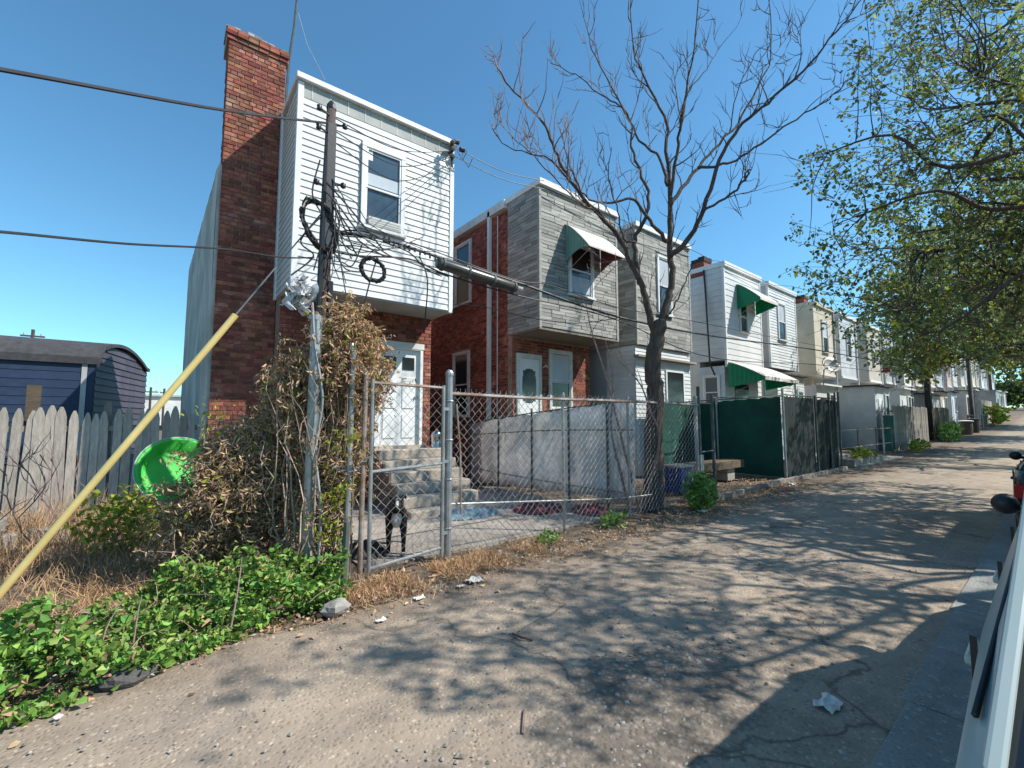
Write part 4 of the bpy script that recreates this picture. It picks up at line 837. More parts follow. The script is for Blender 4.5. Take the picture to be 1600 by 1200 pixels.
L.append((limb([(1000,442),(995,420),(992,375),(1010,340),(1012,300),(990,240),(985,190),(960,145),(925,75),(918,35)],.085,.01,lambda t:.4*t+.6*t*t),.035))
L.append((limb([(1027,530),(1040,480),(1050,440),(1047,385),(1047,320),(1045,280),(1040,225),(1043,195),(1010,125),(990,80),(985,-20)],.125,.012,lambda t:.3*t),.045))
L.append((limb([(1047,305),(1060,225),(1065,185),(1085,75),(1092,-20)],.055,.012,lambda t:-.6*t),.03))
L.append((limb([(1047,322),(1080,275),(1110,240),(1150,195),(1190,125),(1205,85),(1202,-10)],.06,.012,lambda t:.9*t),.03))
L.append((limb([(1047,400),(1075,375),(1100,325),(1125,250),(1155,200),(1200,160),(1265,100),(1315,40),(1345,0)],.085,.012,lambda t:-.9*t),.04))
L.append((limb([(1100,328),(1140,305),(1160,285),(1173,265)],.035,.024,lambda t:-.35-.2*t),.02))
L.append((limb([(1090,262),(1140,255),(1190,225),(1245,185),(1295,155),(1330,120)],.04,.01,lambda t:-.5-.5*t),.02))
L.append((limb([(1042,378),(1015,345),(990,312),(955,316),(920,312),(895,270),(880,230)],.06,.01,lambda t:-.7*t),.025))
L.append((limb([(1043,290),(1030,245),(1000,220),(975,170),(940,150),(900,118),(860,98)],.045,.009,lambda t:.7*t),.02))
L.append((limb([(1030,508),(1052,480),(1070,440),(1088,405)],.03,.012,lambda t:-.2*t),.015))
L.append((limb([(955,355),(930,330),(905,315),(860,270),(820,230),(800,215)],.03,.008,lambda t:-.4-.7*t),.015))
L.append((limb([(992,378),(975,372),(965,330),(950,280),(955,230)],.035,.008,lambda t:-.2-.5*t),.015))
L.append((limb([(890,283),(860,250),(830,240),(790,228),(768,195)],.028,.007,lambda t:-.7-.2*t),.015))
L.append((limb([(1065,190),(1078,140),(1110,100),(1125,70)],.025,.007,lambda t:-.4+.5*t),.015))
L.append((limb([(1140,205),(1150,150),(1180,85),(1195,78),(1230,95)],.02,.006,lambda t:.6),.012))
def twigs(pts,r,lev,mb,dens=1.0):
    m=len(pts)
    for i in range(2,m-1):
        if R.random()>.60*dens*(.22+.95*i/m if lev==0 else 1): continue
        t=(pts[i+1]-pts[i-1]).normalized(); f=i/m
        d=(t*.75+rv(.55)+Vector((0,0,.45))).normalized(); ln=R.uniform(.25,.95)*(1.0 if lev==0 else .5); k=6; q=[pts[i]]; dd=d.copy()
        for s in range(k):
            dd=(dd+rv(.16)+Vector((0,0,.10))).normalized(); q.append(q[-1]+dd*ln/k)
        r0=min(r*.5,.016)*(1-.4*f) if lev==0 else .0065
        mb.tube(q,[r0*(1-.72*s/k) for s in range(k+1)],4,cap=False)
        if lev<2: twigs(q,r0,lev+1,mb,.8 if lev==0 else .5)
for pts,r in L: twigs(pts,r,0,twp if pts[-1].dot(RIGHT)<.9 else twd)
wood.build('trunk','bark',TR,smooth=True); twd.build('twigs','twig_dark',TR,kind='stuff'); twp.build('fine_twigs','twig_pale',TR,kind='stuff')
# dead saplings by the trunk
for i,pp in enumerate(([(1000,800),(975,700),(950,600),(925,520),(915,470)],[(985,800),(970,740),(955,670),(958,590),(945,530)],[(1005,795),(1030,690),(1015,640),(1000,600),(965,560)])):
    mb=MB(); pts=smooth_path([onD(x,y,7.45+.1*i) for x,y in pp],5); mb.tube(pts,[.028-.022*j/(len(pts)-1) for j in range(len(pts))],5); twigs(pts,.02,1,mb,1.1)
    mb.build('dead_sapling','twig_pale',None,label=['tallest thin dead sapling left of the bare tree trunk','straight thin dead sapling against the white sheet fence','dead sapling leaning toward the bare tree trunk'][i],category='sapling')
# ------------------------------------------------------------------ leafy trees along the right side
BND=[(-100,1335),(0,1345),(60,1330),(130,1290),(200,1318),(260,1262),(330,1255),(380,1222),(430,1245),(480,1290),(540,1325),(600,1330),(700,1400)]
def bound(y):
    for (a,xa),(b,xb) in zip(BND,BND[1:]):
        if a<=y<=b: return xa+(xb-xa)*(y-a)/(b-a)
    return 1335
def leafy_tree(lab,base,h0,crown,ncl,nlv,size,filt=None,limbs=16,yellow=.06,lm='leaf_tree',trunk_r=.22,name='leafy_tree',spread=.42,extra=()):
    t=thing(name,lab,'tree',base); base=Vector(base); fork=base+Vector((0,0,h0)); wd=MB()
    tp_=smooth_path([base,base+Vector((.1,.05,h0*.5)),fork],4); wd.tube(tp_,[trunk_r*(1-.35*i/(len(tp_)-1)) for i in range(len(tp_))],10)
    cl=list(extra); ncl+=len(cl); tries=0
    while len(cl)<ncl and tries<ncl*60:
        tries+=1; c,rad=R.choice(crown); v=Vector((R.gauss(0,1),R.gauss(0,1),R.gauss(0,1))).normalized()*(R.random()**.4); p=Vector(c)+Vector((v.x*rad[0],v.y*rad[1],v.z*rad[2]))
        if p.z<2.2: continue
        if (f1out if extra else filt) and not (f1out if extra else filt)(p): continue
        cl.append(p)
    R.shuffle(cl); tg=[cl[i] for i in range(0,len(cl),max(1,len(cl)//limbs))]; LP=[]
    for q in tg:
        dq=(q-fork).length*.055; pts=smooth_path([fork-Vector((0,0,.3))]+[fork*(1-f)+q*f+Vector((0,0,1.3*f*(1-f)))+rv(dq) for f in (.2,.38,.55,.7,.85)]+[q],4); wd.tube(pts,[trunk_r*.30*(1-i/(len(pts)-1))+.010 for i in range(len(pts))],6,cap=False); LP+=pts[4:]
    tw=MB(); P=[];Dd=[];P2=[];D2=[]
    arr=np.array([tuple(p) for p in LP])
    for c in cl:
        j=int(np.argmin(((arr-np.array(c))**2).sum(1))); a=Vector(arr[j]); out=(c-fork).normalized()
        dl=(c-a).length*.09; pts=smooth_path([a,a*.7+c*.3+rv(dl),a*.35+c*.65+rv(dl),c+out*.15+rv(.06)],3); k0=len(P)+len(P2); subs=[]
        for s in range(4):
            e=c+rv(spread*.8)+out*.2; subs.append(e)
            for q in range(nlv//4):
                f=R.random()**.6; p=c+(e-c)*f+rv(spread*.16)
                if filt and not filt(p): continue
                d=rv(1)+Vector((0,0,-.7))
                if R.random()<yellow: P2.append(p);D2.append(d)
                else: P.append(p);Dd.append(d)
        if len(P)+len(P2)-k0<nlv*.25: continue
        tw.tube(pts,[.012-.008*i/(len(pts)-1) for i in range(len(pts))],3,cap=False)
        for e in subs: tw.tube([c,(c+e)/2+rv(.04),e],[.006,.0045,.003],3,cap=False)
    wd.build('trunk','bark',t,smooth=True); tw.build('twigs','twig_dark',t,kind='stuff')
    link('crown',leafmesh('crown',P,Dd,size,.62),lm,t,kind='stuff')
    if P2: link('yellow_leaves',leafmesh('yellow_leaves',P2,D2,size,.62),'leaf_yellow',t,kind='stuff')
    return t
def f1(p):
    x,y,z=proj(p)
    if z<.3: return p.x>2.2
    if 0<x<1600 and -50<y<1200: return x>bound(y)-25 and y<575-max(0,x-1340)*.14+20*math.sin(x*.05)+R.gauss(0,14)
    return x>0
def f1out(p):
    x,y,z=proj(p)
    return p.x>2.2 and (z<.3 or x>1610 or y<-60) and R.random()<.62
EX=[]
while len(EX)<400:                        # the part of the crown that reaches over the alley
    x,y=R.uniform(1190,1620),R.uniform(-60,585); e=x-bound(y)
    if e<0 or R.random()>.16+.84*min(1,e/190): continue
    q=onD(x,y,R.uniform(6.6,10.8))
    if q.z>2.4 and f1(q): EX.append(q)
leafy_tree('broad green tree overhanging the alley from the right',(10.4,-3.0,0),3.4,[((9.5,-1.2,6.2),(4.6,2.9,3.0)),((7.0,-1.4,5.2),(2.6,1.6,1.8))],190,36,.078,f1,limbs=34,yellow=.24,spread=.36,extra=EX)
leafy_tree('dense green tree behind the black car, right edge',(15.5,-3.2,0),3.3,[((14.8,-1.2,5.6),(3.6,2.1,2.2)),((12.6,-1.0,5.0),(2.4,1.8,1.6))],260,44,.105,lambda p:(lambda q:not(0<q[0]<1560 and q[2]>.3))(proj(p)),limbs=14,yellow=.1)
def f2(p):
    x,y,z=proj(p)
    return not (z>.3 and 0<x<1600 and (x<1335+12*math.sin(y*.07) or y>586-max(0,x-1420)*.14+20*math.sin(x*.045)+R.gauss(0,13)))
leafy_tree('yellow-green tree with low branches hanging over the board fence',(24,-1.2,0),3.2,[((23,2.2,5.2),(5,2.6,2.6)),((20,2.6,6.2),(4,2.2,2.6)),((26,2,7),(5,3,3)),((22,2.6,3.9),(4.5,1.8,1.2)),((27,2.4,4.2),(4.5,1.8,1.3))],330,52,.14,f2,limbs=16,yellow=.35,spread=.6)
for i,(x,y,lab) in enumerate(((34,-1.5,'dark green tree beyond the yellow-green one'),(47,-1.2,'green tree at mid-distance on the right'),(63,-2,'green tree nearest the alley end on the right'))):
    leafy_tree(lab,(x,y,0),3.5,[((x-1,y+1.8,6),(4.5,3,2.8))],150,56,.24,lambda p:(lambda q:not(0<q[0]<1600 and q[1]>570+R.gauss(0,14)))(proj(p)),limbs=10,yellow=.12,spread=.8)
fl=thing('red_flower','red-orange blossom sprig hanging before the far houses','flower',onD(1384,578,14)); P=[onD(1384,578,14)+rv(.06) for i in range(40)]; link('petals',leafmesh('petals',P,[rv(1) for _ in P],.09,.7),'leaf_red',fl,kind='stuff'); MB().tube([onD(1384,578,14),onD(1380,560,14)+Vector((0,0,.05)),onD(1372,530,14.2)],.006,4).build('stem','twig_dark',fl)
# end of the alley
for i,(x,y,r) in enumerate(((150,6,5),(170,12,6),(160,-2,5.5),(185,3,7))):
    leafy_tree(['round green tree closing the alley end','taller green tree behind the last houses','green tree right of the alley end','largest tree at the very end'][i],(x,y,0),1.5,[((x,y,4),(r,r,3.2))],70,40,.7,None,limbs=5,yellow=.25,lm='far_green',spread=1.5)
# ------------------------------------------------------------------ thicket, ivy, grasses
def tangle(mb,pts,r,n=4): mb.tube(pts,r,n,cap=False)
TK=thing('dead_vine_thicket','brown dead vine thicket heaped around the utility pole','shrub',(.8,5.2,0))
stems=MB(); P=[];D=[];Pg=[];Dg=[]
def ell_pt(c,r): 
    v=Vector((R.gauss(0,1),R.gauss(0,1),R.gauss(0,1))).normalized()*(R.random()**.4); return Vector(c)+Vector((v.x*r[0],v.y*r[1],v.z*r[2]))
blobs=[((.70,5.5,.72),(.66,.55,.72),900),((.42,5.7,.45),(.48,.5,.5),380),((.95,5.2,1.15),(.32,.3,.6),420),((.72,5.5,1.30),(.36,.3,.28),260),((1.28,4.78,.85),(.16,.2,.85),260),((1.45,4.72,2.2),(.30,.22,.60),260),((1.5,4.7,1.3),(.2,.2,.55),170),((1.02,4.95,1.9),(.16,.2,.35),140),((1.72,4.85,2.15),(.26,.2,.52),200),((.62,5.25,.95),(.4,.35,.5),420)]
for c,r,n in blobs:
    for i in range(n):
        p=ell_pt(c,r)
        if p.z<.03: continue
        d=rv(1).normalized(); d.z=abs(d.z)*.6-.2; q=[p]; ln=R.uniform(.12,.42)
        for s in range(5): d=(d+rv(.5)+Vector((0,0,-.08))).normalized(); q.append(q[-1]+d*ln/5)
        tangle(stems,q,[.0042-.0005*s for s in range(6)],3)
        for s in range(17 if c[2]<1.6 else 38):
            u=R.choice(q)+rv(.02); 
            if R.random()<.035: Pg.append(u);Dg.append(rv(1)+Vector((0,0,.3)))
            else: P.append(u);D.append(rv(.7)+Vector((0,0,-.8)))
for i in range(60):                       # long climbing stems
    x=1.0+R.random()*.55; y=4.55+R.random()*.4; q=[Vector((x,y,0))]
    for s in range(8): q.append(q[-1]+Vector((R.gauss(0,.07),R.gauss(0,.04),R.uniform(.12,.36))))
    tangle(stems,q,[.011-.001*s for s in range(9)],4)
wb=smooth_path([(1.20,4.5,0),(1.22,4.5,.7),(1.16,4.52,1.3),(1.2,4.5,1.8),(1.12,4.52,2.3),(1.1,4.6,2.75)],5); MB().tube(wb,.014,5).build('white_vine','cable_grey',TK)
stems.build('stems','vine_stem',TK,kind='stuff'); link('dry_leaves',leafmesh('dry_leaves',P,D,.038,.15,.5,.8,curl=.6),'dry_leaf',TK,kind='stuff')
for cpx,n in (((525,770),60),((510,830),50),((540,690),40),((400,745),40),((330,650),30)):
    for i in range(n): Pg.append(onY(cpx[0]+R.gauss(0,14),cpx[1]+R.gauss(0,12),4.42 if cpx[0]>450 else 5.1)+rv(.04)); Dg.append(rv(1)+Vector((0,-.3,.3)))
link('green_leaves',leafmesh('green_leaves',Pg,Dg,.06,.45,.3,.4),'leaf_yellow',TK,kind='stuff')
# shredded plastic caught on the pole
pb=MB(); c0=PX(473,452,4.84)
def rag(o,ln,w0,nn=7,mm=4):
    d=Vector((R.gauss(0,.35),R.gauss(0,.2),-1)).normalized(); t=Vector((R.gauss(0,1),R.gauss(0,.6),R.gauss(0,.2))).normalized(); b0=len(pb.v); ph=R.uniform(0,6); nrm=d.cross(t)
    for i in range(nn+1):
        f=i/nn; w_=w0*(1-.75*f)+.008
        for j in range(mm+1):
            g=j/mm*2-1; p=o+d*ln*f+t*w_*g+nrm*(.03*math.sin(ph+g*4+f*5)+R.uniform(-.008,.008))+rv(.006); pb.v.append(tuple(p))
        d=(d+rv(.18)).normalized()
    for i in range(nn):
        for j in range(mm): a=b0+i*(mm+1)+j; pb.f.append((a,a+1,a+mm+2,a+mm+1))
for i in range(11): rag(c0+Vector((R.gauss(0,.055),R.gauss(0,.03),R.uniform(-.05,.16))),R.uniform(.16,.34),R.uniform(.03,.075))
for i in range(4): rag(c0+Vector((R.gauss(-.08,.03),R.gauss(0,.02),R.uniform(-.12,.0))),R.uniform(.10,.2),.03)
pb.build('plastic_bag','plastic_white',None,smooth=True,label='shredded white plastic bag snagged on the pole below the cables',category='plastic bag')
# ivy
P=[];D=[]; stm=MB()
def ivy_zone(n,fn):
    for i in range(n):
        p=fn(); 
        if p is None: continue
        P.append(p); D.append(Vector((R.gauss(0,.8),R.gauss(-.5,.7),R.gauss(.35,.5))))
def iz1():
    x=R.uniform(-2.4,1.32); y0=3.62+.14*math.sin(x*2.1)+max(0,x)*.18; w=1.15+.3*math.sin(x*1.3+1) - max(0,x-.2)*.55
    t=R.random(); y=y0+w*t; h=(.34+.10*math.sin(x*3.1+y*2.7)+.07*math.sin(x*7.3-y*5.1))*(math.sin(math.pi*min(1,t*.8+.18))**.6)
    if math.sin(x*6.1+y*4)+math.sin(x*3.3-y*7.7+2)<-1.15: return Vector((x,y,.03))
    return Vector((x,y,max(.01,h*(.8+.35*math.sin(x*9+y*8))*(1-R.random()**2.2*.9))))
ivy_zone(14000,iz1); Pi,Di=P,D
gi=link('ground_ivy',leafmesh('ground_ivy',Pi,Di,.042,.8,.2,.7),'ivy_leaf',None,label='dense green ivy carpet along the alley edge, lower left',category='ivy',kind='stuff')
P=[];D=[]; ivy_zone(3800,lambda:(lambda p:p+Vector((0,0,R.uniform(0,.09))) if math.sin(p.x*2.9+1)+math.sin(p.y*5+p.x)>-.4 else None)(iz1()))
link('light_leaves',leafmesh('light_leaves',P,D,.04,.5,.3,.6),'weed_leaf',gi,kind='stuff')
P=[];D=[]; ivy_zone(900,iz1); link('dead_leaves',leafmesh('dead_leaves',P,D,.05,.4,.5,.6,curl=.4),'dry_leaf',gi,kind='stuff')
sv=MB()
for i in range(150):
    p=iz1(); d=Vector((R.gauss(0,1),R.gauss(0,.6),R.uniform(.1,.9))).normalized(); q=[p*1]
    for k in range(4): d=(d+rv(.35)+Vector((0,0,-.08))).normalized(); q.append(q[-1]+d*R.uniform(.05,.11))
    sv.tube(q,.0028,3,cap=False)
sv.build('dry_runners','vine_stem',gi,kind='stuff')
P=[];D=[]
def clump(c,r,n,up=.3):
    for i in range(n):
        p=ell_pt(c,r)
        if p.z>.005: P.append(p); D.append(rv(.8)+Vector((0,-.2,up)))
def weed(lab,c,r,n,size,m='ivy_leaf',name='weed_bush'):
    global P,D; P=[];D=[]; clump(c,r,n); t=thing(name,lab,'plant',(c[0],c[1],0)); link('leaves',leafmesh('leaves',P,D,size,.6,.3,.4),m,t,kind='stuff'); s=MB()
    for i in range(14): s.tube([(c[0]+R.gauss(0,.04),c[1]+R.gauss(0,.04),0),(c[0]+R.gauss(0,r[0]*.3),c[1]+R.gauss(0,r[1]*.3),c[2]),ell_pt(c,[q*.8 for q in r])],.005,3,cap=False)
    s.build('stems','vine_stem',t,kind='stuff')
weed('leafy green bush at the foot of the bare tree',(7.55,4.2,.32),(.34,.28,.36),700,.075)
weed('small green weed clump at fence foot left of the tree',(5.35,4.35,.09),(.3,.14,.12),160,.06)
weed('tiny green weed under the chain-link fence',(4.0,4.32,.06),(.22,.12,.1),90,.06)
weed('olive green shrub beside the green plastic pool',(-.25,7.0,.42),(.55,.5,.42),700,.075,'leaf_yellow')
weed('bright green weeds at the base of the slim black pole',(39.5,5.0,.6),(1.6,.5,.7),260,.25)
weed('yellow-green weeds at the tall board fence foot',(29.5,4.9,.25),(1.6,.35,.3),200,.15,'leaf_yellow')
weed('green shrub far along the fences',(62,4.6,.9),(3,.8,1.1),200,.4,'leaf_yellow')
weed('yellow weeds in the planter past the dark screen',(20.2,4.9,.3),(1.6,.2,.2),200,.12,'leaf_yellow')
# dry grass and brush
ORD9='first second third fourth fifth sixth seventh eighth ninth'.split()
def grass(name,lab,n,fn,ln,m,lean=.6,kind='stuff',wd=.004):
    V=[];Fa=[]
    for i in range(n):
        p=fn(); 
        if p is None: continue
        l=ln*R.uniform(.4,1.3); d=Vector((R.gauss(0,lean),R.gauss(0,lean),1)).normalized(); s=Vector((R.gauss(0,1),R.gauss(0,1),0)).normalized()*wd; m1=p+d*l*.55; d2=(d+rv(.3)+Vector((0,0,-.35))).normalized(); e=m1+d2*l*.45; k=len(V)
        V+=[tuple(p-s),tuple(p+s),tuple(m1+s*.8),tuple(m1-s*.8),tuple(e)]; Fa+=[(k,k+1,k+2,k+3),(k+3,k+2,k+4)]
    me=bpy.data.meshes.new(name); me.from_pydata(V,[],Fa); return link(name,me,m,None,label=lab,category='grass',kind=kind)
def gz1():
    x=R.uniform(1.15,4.2); y=R.gauss(4.12+.04*x,.17); 
    if math.sin(x*5+y*3)+math.sin(x*11)<-.7-.0*x or R.random()<(x-2.6)*.55: return None
    return Vector((x,y,0))
grass('dry_grass','orange dry grass along the gate and fence foot',7000,gz1,.12,'dry_grass',1.1)
def gz2():
    x=R.uniform(-2.2,.75); y=R.uniform(4.7,6.9); return Vector((x,y,0)) if x>-.55 or R.random()<.25 else None
grass('dry_brush','matted reddish dry brush behind the ivy',9000,gz2,.25,'dry_grass',.9)
def gz3(): return Vector((R.uniform(-3.2,.2),R.uniform(6.6,9.9),0))
grass('dry_weeds','tall dry weeds before the picket fence',3500,gz3,.55,'dry_grass',.5)
def gz4():
    x=R.uniform(-2,8.6); y=3.84+wob(x,.06)+R.gauss(0,.10); return Vector((x,y,0))
grass('edge_grass','sparse dry grass along the alley edge',2200,gz4,.06,'dry_grass',1.2)
for i in range(9):
    x=-2.3+i*.21+R.uniform(-.08,.08); y=7.4+R.uniform(-.5,.8); mb=MB(); q=[Vector((x,y,0))]
    for s in range(7): q.append(q[-1]+Vector((R.gauss(0,.07),R.gauss(0,.05),R.uniform(.12,.22))))
    mb.tube(q,.008,4); twigs(q,.012,1,mb,1.6); 
    mb.build('dry_stalk','twig_pale',None,label=f'thin dry branching weed stalk before the pickets, {ORD9[i]} from the left',category='weed',group='dry weed stalks')
# sticks in the ivy
for i,(a,b,c,lab) in enumerate((((150,1055),(165,985),(190,940),'curved pale stick standing in the ivy at left'),((360,985),(372,920),(378,870),'straight pale stick poking up from the ivy'),((205,1030),(215,960),(222,930),'short pale stick in the ivy above the asphalt lump'),((410,985),(390,960),(372,915),'forked stick lying on the ivy right half'))):
    MB().tube(smooth_path([onY(*a,3.9),onY(*b,4.0),onY(*c,4.15)],4),[.007-.0006*k for k in range(9)],5).build('stick','twig_pale',None,label=lab,category='stick')
# fallen leaves and pebbles
P=[];D=[]
for i in range(2600):
    x=R.uniform(-2,12.5); y=R.gauss(4.15,.28)+(.1 if x>7 else 0); P.append(Vector((x,y,.012))); D.append(Vector((R.gauss(0,1),R.gauss(0,1),R.gauss(0,.3))))
for i in range(900): P.append(Vector((R.uniform(7.5,12.8),R.uniform(4.3,5.6),.02))); D.append(Vector((R.gauss(0,1),R.gauss(0,1),R.gauss(0,.3))))
link('leaf_litter',leafmesh('leaf_litter',P,D,.042,.55,.3,.6),'dry_leaf',None,label='scattered brown fallen leaves along the alley edge',category='leaves',kind='stuff')
def lump(mb,c,r,fl=.6):
    b=len(mb.v); pts=[Vector((1,0,0)),Vector((-1,0,0)),Vector((0,1,0)),Vector((0,-1,0)),Vector((0,0,1)),Vector((0,0,-.5))]
    for q in pts: k=R.uniform(.7,1.2); mb.v.append((c[0]+q.x*r*k,c[1]+q.y*r*k,c[2]+q.z*r*k*fl))
    mb.f+=[tuple(b+i for i in f) for f in ((0,2,4),(2,1,4),(1,3,4),(3,0,4),(2,0,5),(1,2,5),(3,1,5),(0,3,5))]
mb=MB()
for i in range(1900):
    x=R.uniform(-1.5,9); y=R.uniform(.7,3.95); lump(mb,(x,y,.004),R.choice((.006,.008,.01,.014)))
for i in range(420): lump(mb,(R.gauss(2.35,.6),R.gauss(1.65,.32),.003),R.choice((.006,.009,.013,.02)))
for i in range(700): lump(mb,(R.uniform(-1.5,12),R.gauss(4.0,.18),.004),R.choice((.01,.015,.022,.03)))
mb.build('gravel','pebble',None,label='loose gravel strewn over the alley',category='gravel',kind='stuff')
def rock(lab,c,r,m,fl=.6,name='stone'):
    mb=MB(); n,k=10,7
    for i in range(k):
        a=math.pi*i/(k-1)
        for j in range(n): b=2*math.pi*j/n; q=R.uniform(.82,1.12); mb.v.append((c[0]+r*math.sin(a)*math.cos(b)*q,c[1]+r*.8*math.sin(a)*math.sin(b)*q,c[2]+r*fl*math.cos(a)*q))
    for i in range(k-1):
        for j in range(n): a=i*n+j; b=i*n+(j+1)%n; mb.f.append((a,b,b+n,a+n))
    return mb.build(name,m,None,label=lab,category=name.split('_')[-1])
p=onZ(525,962); rock('grey-white rock at the end of the ivy by the dry grass',(p.x,p.y,.06),.115,'rock')
p=onZ(195,1065); rock('black broken asphalt lump at the ivy edge',(p.x,p.y,.03),.15,'asphalt_lump',.45,'asphalt_lump')
p=onZ(237,1052); rock('small pale stone beside the black asphalt lump',(p.x,p.y,.02),.035,'paper')
p=onZ(90,1125); rock('small pale pebble on the earth at far left corner',(p.x,p.y,.015),.022,'paper')
def paper(lab,x,y,s,m='paper'):
    p=onZ(x,y); mb=MB(); n=5
    for i in range(n+1):
        for j in range(n+1): mb.v.append((p.x+(i/n-.5)*s*1.5+R.gauss(0,s*.05),p.y+(j/n-.5)*s+R.gauss(0,s*.05),.012+abs(R.gauss(0,s*.16))))
    for i in range(n):
        for j in range(n): a=i*(n+1)+j; mb.f.append((a,a+n+1,a+n+2,a+1))
    o=mb.build('paper_scrap',m,None,label=lab,category='litter'); sm=o.modifiers.new('s','SOLIDIFY'); sm.thickness=.003
paper('crumpled white paper on the dry grass right of the gate',742,910,.10); paper('small white paper in the dry grass below the gate post',655,937,.06); paper('pale crumpled wrapper on the alley shadow, lower right',1295,1105,.10); paper('white scrap on the asphalt by the leaf litter',720,918,.05); paper('flat pale scrap beside the grey-white rock',595,972,.05)
paper('white wrapper beside the timber edging corner',1238,757,.14); paper('white card under the leafy bush',1098,800,.12)
MB().tube([onZ(800,990,.01),onZ(815,996,.02),onZ(832,1000,.01)],.008,5).build('twig','twig_dark',None,label='short reddish twig lying on the sunlit alley',category='twig')
MB().tube([onZ(816,1147,.01),onZ(819,1110,.015)],.009,5).build('twig','twig_pale',None,label='pale straight twig by the broken gravel patch',category='twig')
# yard clutter
def heap(lab,cx,cy,rx,ry,h,m,name):
    mb=MB(); n=22
    for i in range(n+1):
        for j in range(n+1):
            u,v=i/n*2-1,j/n*2-1; e=max(0,1-u*u-v*v)**.5; mb.v.append((cx+u*rx,cy+v*ry,.025+e*h*(.55+.45*math.sin(u*9+v*4)*math.sin(v*11-u*3))+R.uniform(0,.02)*e))
    for i in range(n):
        for j in range(n):
            u,v=(i+.5)/n*2-1,(j+.5)/n*2-1
            if u*u+v*v<1: a=i*(n+1)+j; mb.f.append((a,a+n+1,a+n+2,a+1))
    mb.build(name,m,None,smooth=True,label=lab,category='cloth')
heap('crumpled blue rug on the concrete behind the gate post',4.05,6.3,.55,.35,.12,'cloth_blue','crumpled_rug'); heap('dark red heap of old clothes beside the blue rug',5.25,5.9,.5,.4,.14,'cloth_dark','clothes_heap'); heap('dark clothes heap under the white sheet fence',5.8,5.2,.3,.4,.12,'cloth_dark','clothes_heap')
heap('low black debris pile inside the gate at left',1.95,5.3,.25,.3,.14,'dirty_black','debris_pile')
for i,(x,y,z,rz) in enumerate(((-1.55,8.2,0,.2),(-1.1,8.35,0,-.1),(-1.7,8.35,.19,.5))):
    o=MB().box(-.2,.2,-.1,.1,0,.19).build('concrete_block','block',None,bevel=.012,label=['grey concrete block lying left before the pickets','grey concrete block lying right before the pickets','topmost grey concrete block before the pickets'][i],category='block'); o.location=(x,y,z); o.rotation_euler.z=rz
# green plastic pool on its edge
PO=thing('paddling_pool','bright green plastic paddling pool leaning on edge behind thicket','paddling pool',(.2,6.6,.3))
ctr=onY(274,742,6.3); axp=(Vector((.15,-1,.5))).normalized()
MB().lathe(ctr,[(0,0),(.27,0),(.30,.015),(.35,.15),(.38,.155),(.38,.17),(.345,.17),(.29,.03),(.26,.012),(0,.012)],36,axp).build('shell','pool_green',PO,smooth=True)
u=axp.orthogonal().normalized(); v=axp.cross(u)
for i in range(10):
    a=2*math.pi*i/10; r=u*math.cos(a)+v*math.sin(a); MB().tube([ctr+r*.285+axp*.02,ctr+r*.337+axp*.155],.014,5).build('rib','pool_green',PO)
MB().lathe(ctr,[(.386,.163),(.39,.17),(.386,.177),(.38,.17)],36,axp).build('rim','plastic_white',PO,smooth=True)
MB().lathe(ctr+axp*.012-Vector((.12,0,.14)),[(.0,.012),(.05,.01),(.055,0)],14,axp).build('sticker','paper',PO)
# ------------------------------------------------------------------ dog behind the gate
DG=thing('dog','black and white dog standing behind the chain-link gate','dog',(2.36,5.2,0))
def skinned(name,verts,edges,radii,m,parent,sub=2):
    me=bpy.data.meshes.new(name); me.from_pydata(verts,edges,[]); bm=bmesh.new(); bm.from_mesh(me); bm.verts.layers.skin.verify(); bm.to_mesh(me); bm.free()
    for i,r in enumerate(radii): me.skin_vertices[0].data[i].radius=(r,r) if not isinstance(r,tuple) else r
    me.skin_vertices[0].data[0].use_root=True
    o=link(name,me,None,parent); s=o.modifiers.new('skin','SKIN'); s.use_smooth_shade=True; b=o.modifiers.new('sub','SUBSURF'); b.levels=sub; b.render_levels=sub
    me.materials.append(M[m]); return o
dir_=Vector((-.40,-.92,0)).normalized(); sd=Vector((-dir_.y,dir_.x,0)); o0=Vector((2.36,5.35,0))
def dp(f,s,z): return tuple(o0+dir_*f+sd*s+Vector((0,0,z)))
vs=[dp(0,0,.47),dp(.18,0,.45),dp(.34,0,.46),dp(-.12,0,.48),dp(.42,0,.56),dp(.50,0,.64),
    dp(.56,0,.655),dp(.64,0,.615),dp(.69,0,.60)]
rs=[.10,.11,.115,.095,.075,.06,.072,.045,.033]; es=[(0,1),(1,2),(0,3),(2,4),(4,5),(5,6),(6,7),(7,8)]
for s in (-1,1):   # front legs
    n=len(vs); vs+=[dp(.36,s*.075,.40),dp(.34,s*.085,.27),dp(.36,s*.085,.13),dp(.36,s*.085,.035),dp(.40,s*.085,.022)]; rs+=[.06,.038,.026,.024,.028]; es+=[(2,n),(n,n+1),(n+1,n+2),(n+2,n+3),(n+3,n+4)]
for s in (-1,1):   # hind legs: knee forward, hock back
    n=len(vs); vs+=[dp(-.12,s*.075,.42),dp(-.05,s*.09,.29),dp(-.19,s*.09,.17),dp(-.17,s*.09,.04),dp(-.12,s*.09,.022)]; rs+=[.075,.05,.027,.024,.028]; es+=[(3,n),(n,n+1),(n+1,n+2),(n+2,n+3),(n+3,n+4)]
n=len(vs); vs+=[dp(-.20,-.02,.52),dp(-.26,-.10,.60),dp(-.28,-.20,.67),dp(-.27,-.29,.71)]; rs+=[.03,.02,.015,.009]; es+=[(3,n),(n,n+1),(n+1,n+2),(n+2,n+3)]
n=len(vs)
